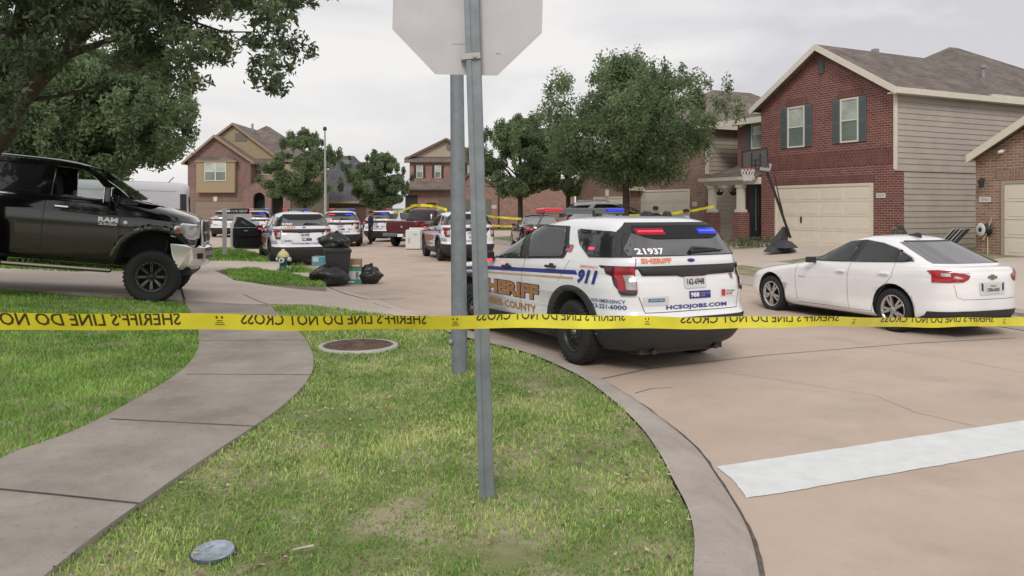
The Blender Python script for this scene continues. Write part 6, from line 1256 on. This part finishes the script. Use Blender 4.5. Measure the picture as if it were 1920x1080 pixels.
cv = MB(); k0, k1, k2 = hl(1468, 424), hl(1443, 456), hl(1462, 458); k3 = hl(1440, 458); cv.add([k0, k1, k2, k0+Vector((0, .3, -.1)), k1+Vector((0, .35, 0)), k2+Vector((0, .35, 0))], [(0, 1, 2), (3, 5, 4), (0, 3, 4, 1), (1, 4, 5, 2), (2, 5, 3, 0)]); cv.build('brace_cover', mat('base_grey', (.055,.057,.06), .6), rt)
def bbp(u, v): return hl(u, v, -.2)
c0, c1, c2, c3 = bbp(1391.5, 315), bbp(1441, 319), bbp(1438.5, 277), bbp(1391.5, 284)
bb = MB(); bb.add([c0, c1, c2, c3], [(0, 1, 2, 3)]); m = bpy.data.materials.new('acrylic'); m.use_nodes = True; t = m.node_tree; tr = t.nodes.new('ShaderNodeBsdfTransparent'); tr.inputs[0].default_value = (.62,.62,.64,1); df = t.nodes.new('ShaderNodeBsdfDiffuse'); df.inputs[0].default_value = (.2,.2,.21,1); mm = t.nodes.new('ShaderNodeMixShader'); mm.inputs[0].default_value = .35; t.links.new(tr.outputs[0], mm.inputs[1]); t.links.new(df.outputs[0], mm.inputs[2]); t.links.new(mm.outputs[0], t.nodes['Material Output'].inputs[0])
bo_ = bb.build('backboard', m, rt, solid=.02); fr = MB()
for a, b in ((c0, c1), (c1, c2), (c2, c3), (c3, c0)): fr.beam(a, b, .04, .04)
f2 = lambda s, t: c0+(c1-c0)*s+(c3-c0)*t
for a, b in (((.36, .1), (.36, .95)), ((.68, .1), (.68, .95)), ((.36, .55), (.68, .58)), ((.36, .25), (.68, .25)), ((.5, .1), (.5, .5))): fr.beam(f2(*a), f2(*b), .03, .03)
fr.build('board_frame', steel, bo_); MB().beam(f2(.66, .05), f2(1.05, .02), .06, .10).beam(f2(1.0, 0.), f2(1.06, .4), .03, .12).build('board_padding', mat('pad_grey', (.3,.31,.33), .6), bo_)
rc = hl(1402, 316.5, -.55); rr = .23; ri = MB(); ri.tube([rc+Vector((rr*math.cos(t), rr*math.sin(t), 0)) for t in np.linspace(0, 2*PI, 24)], .012, 6); ri.beam(rc+Vector((0, rr, 0)), f2(.4, .05), .12, .02); rm = ri.build('rim', mat('rim_red', (.5,.05,.04), .4), rt)
nn = MB()
for i in range(12):
    t = 2*PI*i/12; P3 = []
    for j, (q, z) in enumerate(((1, 0), (.86, -.14), (.7, -.28), (.58, -.42))): tt = t+(j % 2)*PI/12; P3.append(rc+Vector((rr*q*math.cos(tt), rr*q*math.sin(tt), z)))
    nn.tube(P3, .008, 4); P3 = [rc+Vector((rr*q*math.cos(t-(j % 2)*PI/12), rr*q*math.sin(t-(j % 2)*PI/12), z)) for j, (q, z) in enumerate(((1, 0), (.86, -.14), (.7, -.28), (.58, -.42)))]; nn.tube(P3, .008, 4)
nn.build('net', mat('net_white', (.7,.7,.7), .7), rm)
# planting bed beside the porch
pbd = px(1415, 452, 30.5); mb = MB()
for i in range(500):
    x = pbd.x+random.uniform(-.9, .9); y = pbd.y+random.uniform(-.4, .4); z = .42+random.random()**1.5*.35; t = Vector([random.uniform(-.08, .08) for _ in range(3)]); mb.add([(x, y, z), (x+t.x, y+t.y, z+t.z), (x-t.y, y+t.x, z+.07)], [(0, 1, 2)])
tag(mb.build('shrub_bed', leafB), 'low green plants in the bed before the red brick porch', 'plants', kind='stuff')

# ------------------------------------------------------------------ people
skin = mat('skin', (.30,.17,.12), .6); hair = mat('dark_hair', (.012,.010,.009), .7); navyc = mat('navy_uniform', (.018,.022,.035), .8); bluec = mat('light_blue_shirt', (.35,.45,.68), .8); blackc = mat('black_clothes', (.012,.012,.014), .8)
def person(x, y, z, rz, hgt, label, shirt, trousers, arms, cap=False, hairm=None):
    rt = empty('person', (x, y, z), rz, label, 'person', 'people standing in the street scene'); k = hgt/1.78
    J = {'pel': (0, 0, .96, .145), 'sp': (0, .0, 1.14, .135), 'ch': (0, .01, 1.34, .155), 'nk': (0, 0, 1.50, .062), 'hd0': (0, -.01, 1.57, .075), 'hd1': (0, -.015, 1.67, .098), 'hd2': (0, 0, 1.74, .075)}
    for s_, n_ in ((-1, 'l'), (1, 'r')):
        J['hip'+n_] = (s_*.10, 0, .90, .10); J['kn'+n_] = (s_*.12, -.02, .50, .068); J['an'+n_] = (s_*.13, .02, .09, .05); J['to'+n_] = (s_*.15, -.14, .04, .045)
        J['sh'+n_] = (s_*.19, .01, 1.42, .068); el, wr, hn = arms[0 if s_ < 0 else 1]
        J['el'+n_] = (s_*el[0], el[1], el[2], .048); J['wr'+n_] = (s_*wr[0], wr[1], wr[2], .034); J['hn'+n_] = (s_*hn[0], hn[1], hn[2], .035)
    E = [('pel','sp'),('sp','ch'),('ch','nk'),('nk','hd0'),('hd0','hd1'),('hd1','hd2')]
    for n_ in 'lr': E += [('pel','hip'+n_),('hip'+n_,'kn'+n_),('kn'+n_,'an'+n_),('an'+n_,'to'+n_),('ch','sh'+n_),('sh'+n_,'el'+n_),('el'+n_,'wr'+n_),('wr'+n_,'hn'+n_)]
    for n_, s_ in (('l', -1), ('r', 1)):      # five fingers on each hand
        h0 = Vector(J['hn'+n_][:3]); dr = (h0-Vector(J['wr'+n_][:3])).normalized()
        for f_ in range(5):
            o_ = Vector((0, (f_-2)*.018, 0)); l_ = (.07, .085, .09, .085, .06)[f_]; a_ = h0+dr*l_+o_*1.3+Vector((-s_*.012, 0, 0)); 
            if f_ == 0: a_ = h0+dr*.03+Vector((-s_*.01, -.06, 0))
            J['f%d' % f_+n_] = (*a_, .009); E.append(('hn'+n_, 'f%d' % f_+n_))
    names = list(J); me = bpy.data.meshes.new('body'); me.from_pydata([(J[n_][0]*k, J[n_][1]*k, J[n_][2]*k) for n_ in names], [(names.index(a), names.index(b)) for a, b in E], []); o = bpy.data.objects.new('body', me); COL.objects.link(o)
    m_ = o.modifiers.new('s', 'SKIN'); m_.use_smooth_shade = True; sv = me.skin_vertices[0].data
    for i, n_ in enumerate(names): sv[i].radius = (J[n_][3]*k,)*2
    sv[0].use_root = True; q = o.modifiers.new('u', 'SUBSURF'); q.levels = 2; q.render_levels = 2
    dg = bpy.context.evaluated_depsgraph_get(); me2 = bpy.data.meshes.new_from_object(o.evaluated_get(dg)); o.modifiers.clear(); o.data = me2; me2.materials.clear()
    for x_ in (skin, shirt, trousers, blackc): me2.materials.append(x_)
    for p_ in me2.polygons:
        c = p_.center/k; r_ = abs(c.x)
        p_.material_index = 0 if c.z > 1.50 else (3 if c.z < .12 else (2 if c.z < .97 and r_ < .23 else 1)); 
        hd = min((Vector(c)-Vector(J['hn'+n_][:3])).length for n_ in 'lr')
        if hd < .11: p_.material_index = 0
        p_.use_smooth = True
    o.parent = rt
    hm = MB(); hm.lathe([(.099, -.03), (.108, .01), (.107, .04), (.096, .065), (.07, .088), (.035, .1), (0, .103)], 20, Matrix.Translation((0, .012*k, 1.665*k)) @ Matrix.Diagonal((k, k*1.12, k, 1))); hm.build('hair', hairm or hair, o)
    fc = MB()
    for s_ in (-1, 1): fc.lathe([(0, .012), (.010, .006), (.012, 0)], 8, Matrix.Translation((s_*.034*k, -.098*k, 1.66*k)) @ Matrix.Rotation(PI/2, 4, 'X')); fc.lathe([(0, .01), (.02, .005), (.028, 0)], 10, Matrix.Translation((s_*.098*k, 0, 1.64*k)) @ Matrix.Rotation(PI/2, 4, 'Y'), 1)
    fc.add([(0, -.125*k, 1.635*k), (-.016*k, -.10*k, 1.625*k), (.016*k, -.10*k, 1.625*k), (0, -.10*k, 1.675*k)], [(0, 1, 2), (0, 3, 1), (0, 2, 3)], 1); fc.box(-.025*k, .025*k, -.103*k, -.095*k, 1.595*k, 1.603*k, 2); fc.build('face', [blackc, skin, mat('lips', (.2,.07,.06), .6)], o)
    return rt
down = ((.27, .02, 1.14), (.28, -.03, .90), (.28, -.05, .83)); fwd = ((.27, .03, 1.16), (.16, -.22, 1.10), (.08, -.27, 1.12)); bent = ((.30, .03, 1.17), (.24, -.15, 1.02), (.16, -.2, 1.0))
p = px(695, 455, 42.2); person(p.x, p.y, 0, math.radians(-60), 1.80, 'deputy in dark uniform standing in the street between two sheriff SUVs', navyc, blackc, (fwd, down))
p = px(1229, 460, 30.5); person(p.x, p.y, .22, math.radians(200), 1.78, 'person in dark clothes with dark hair whose head shows above the near SUV roof', blackc, blackc, (down, down))
p = px(1286, 460, 31.); person(p.x, p.y, .13, math.radians(-75), 1.76, 'person in a light blue shirt looking left beyond the near SUV roof', bluec, navyc, (down, bent))
p = px(1163, 460, 36.); person(p.x, p.y, .30, math.radians(-60), 1.74, 'person beside the oak trunk, mostly hidden behind the white family SUV', blackc, blackc, (down, down))
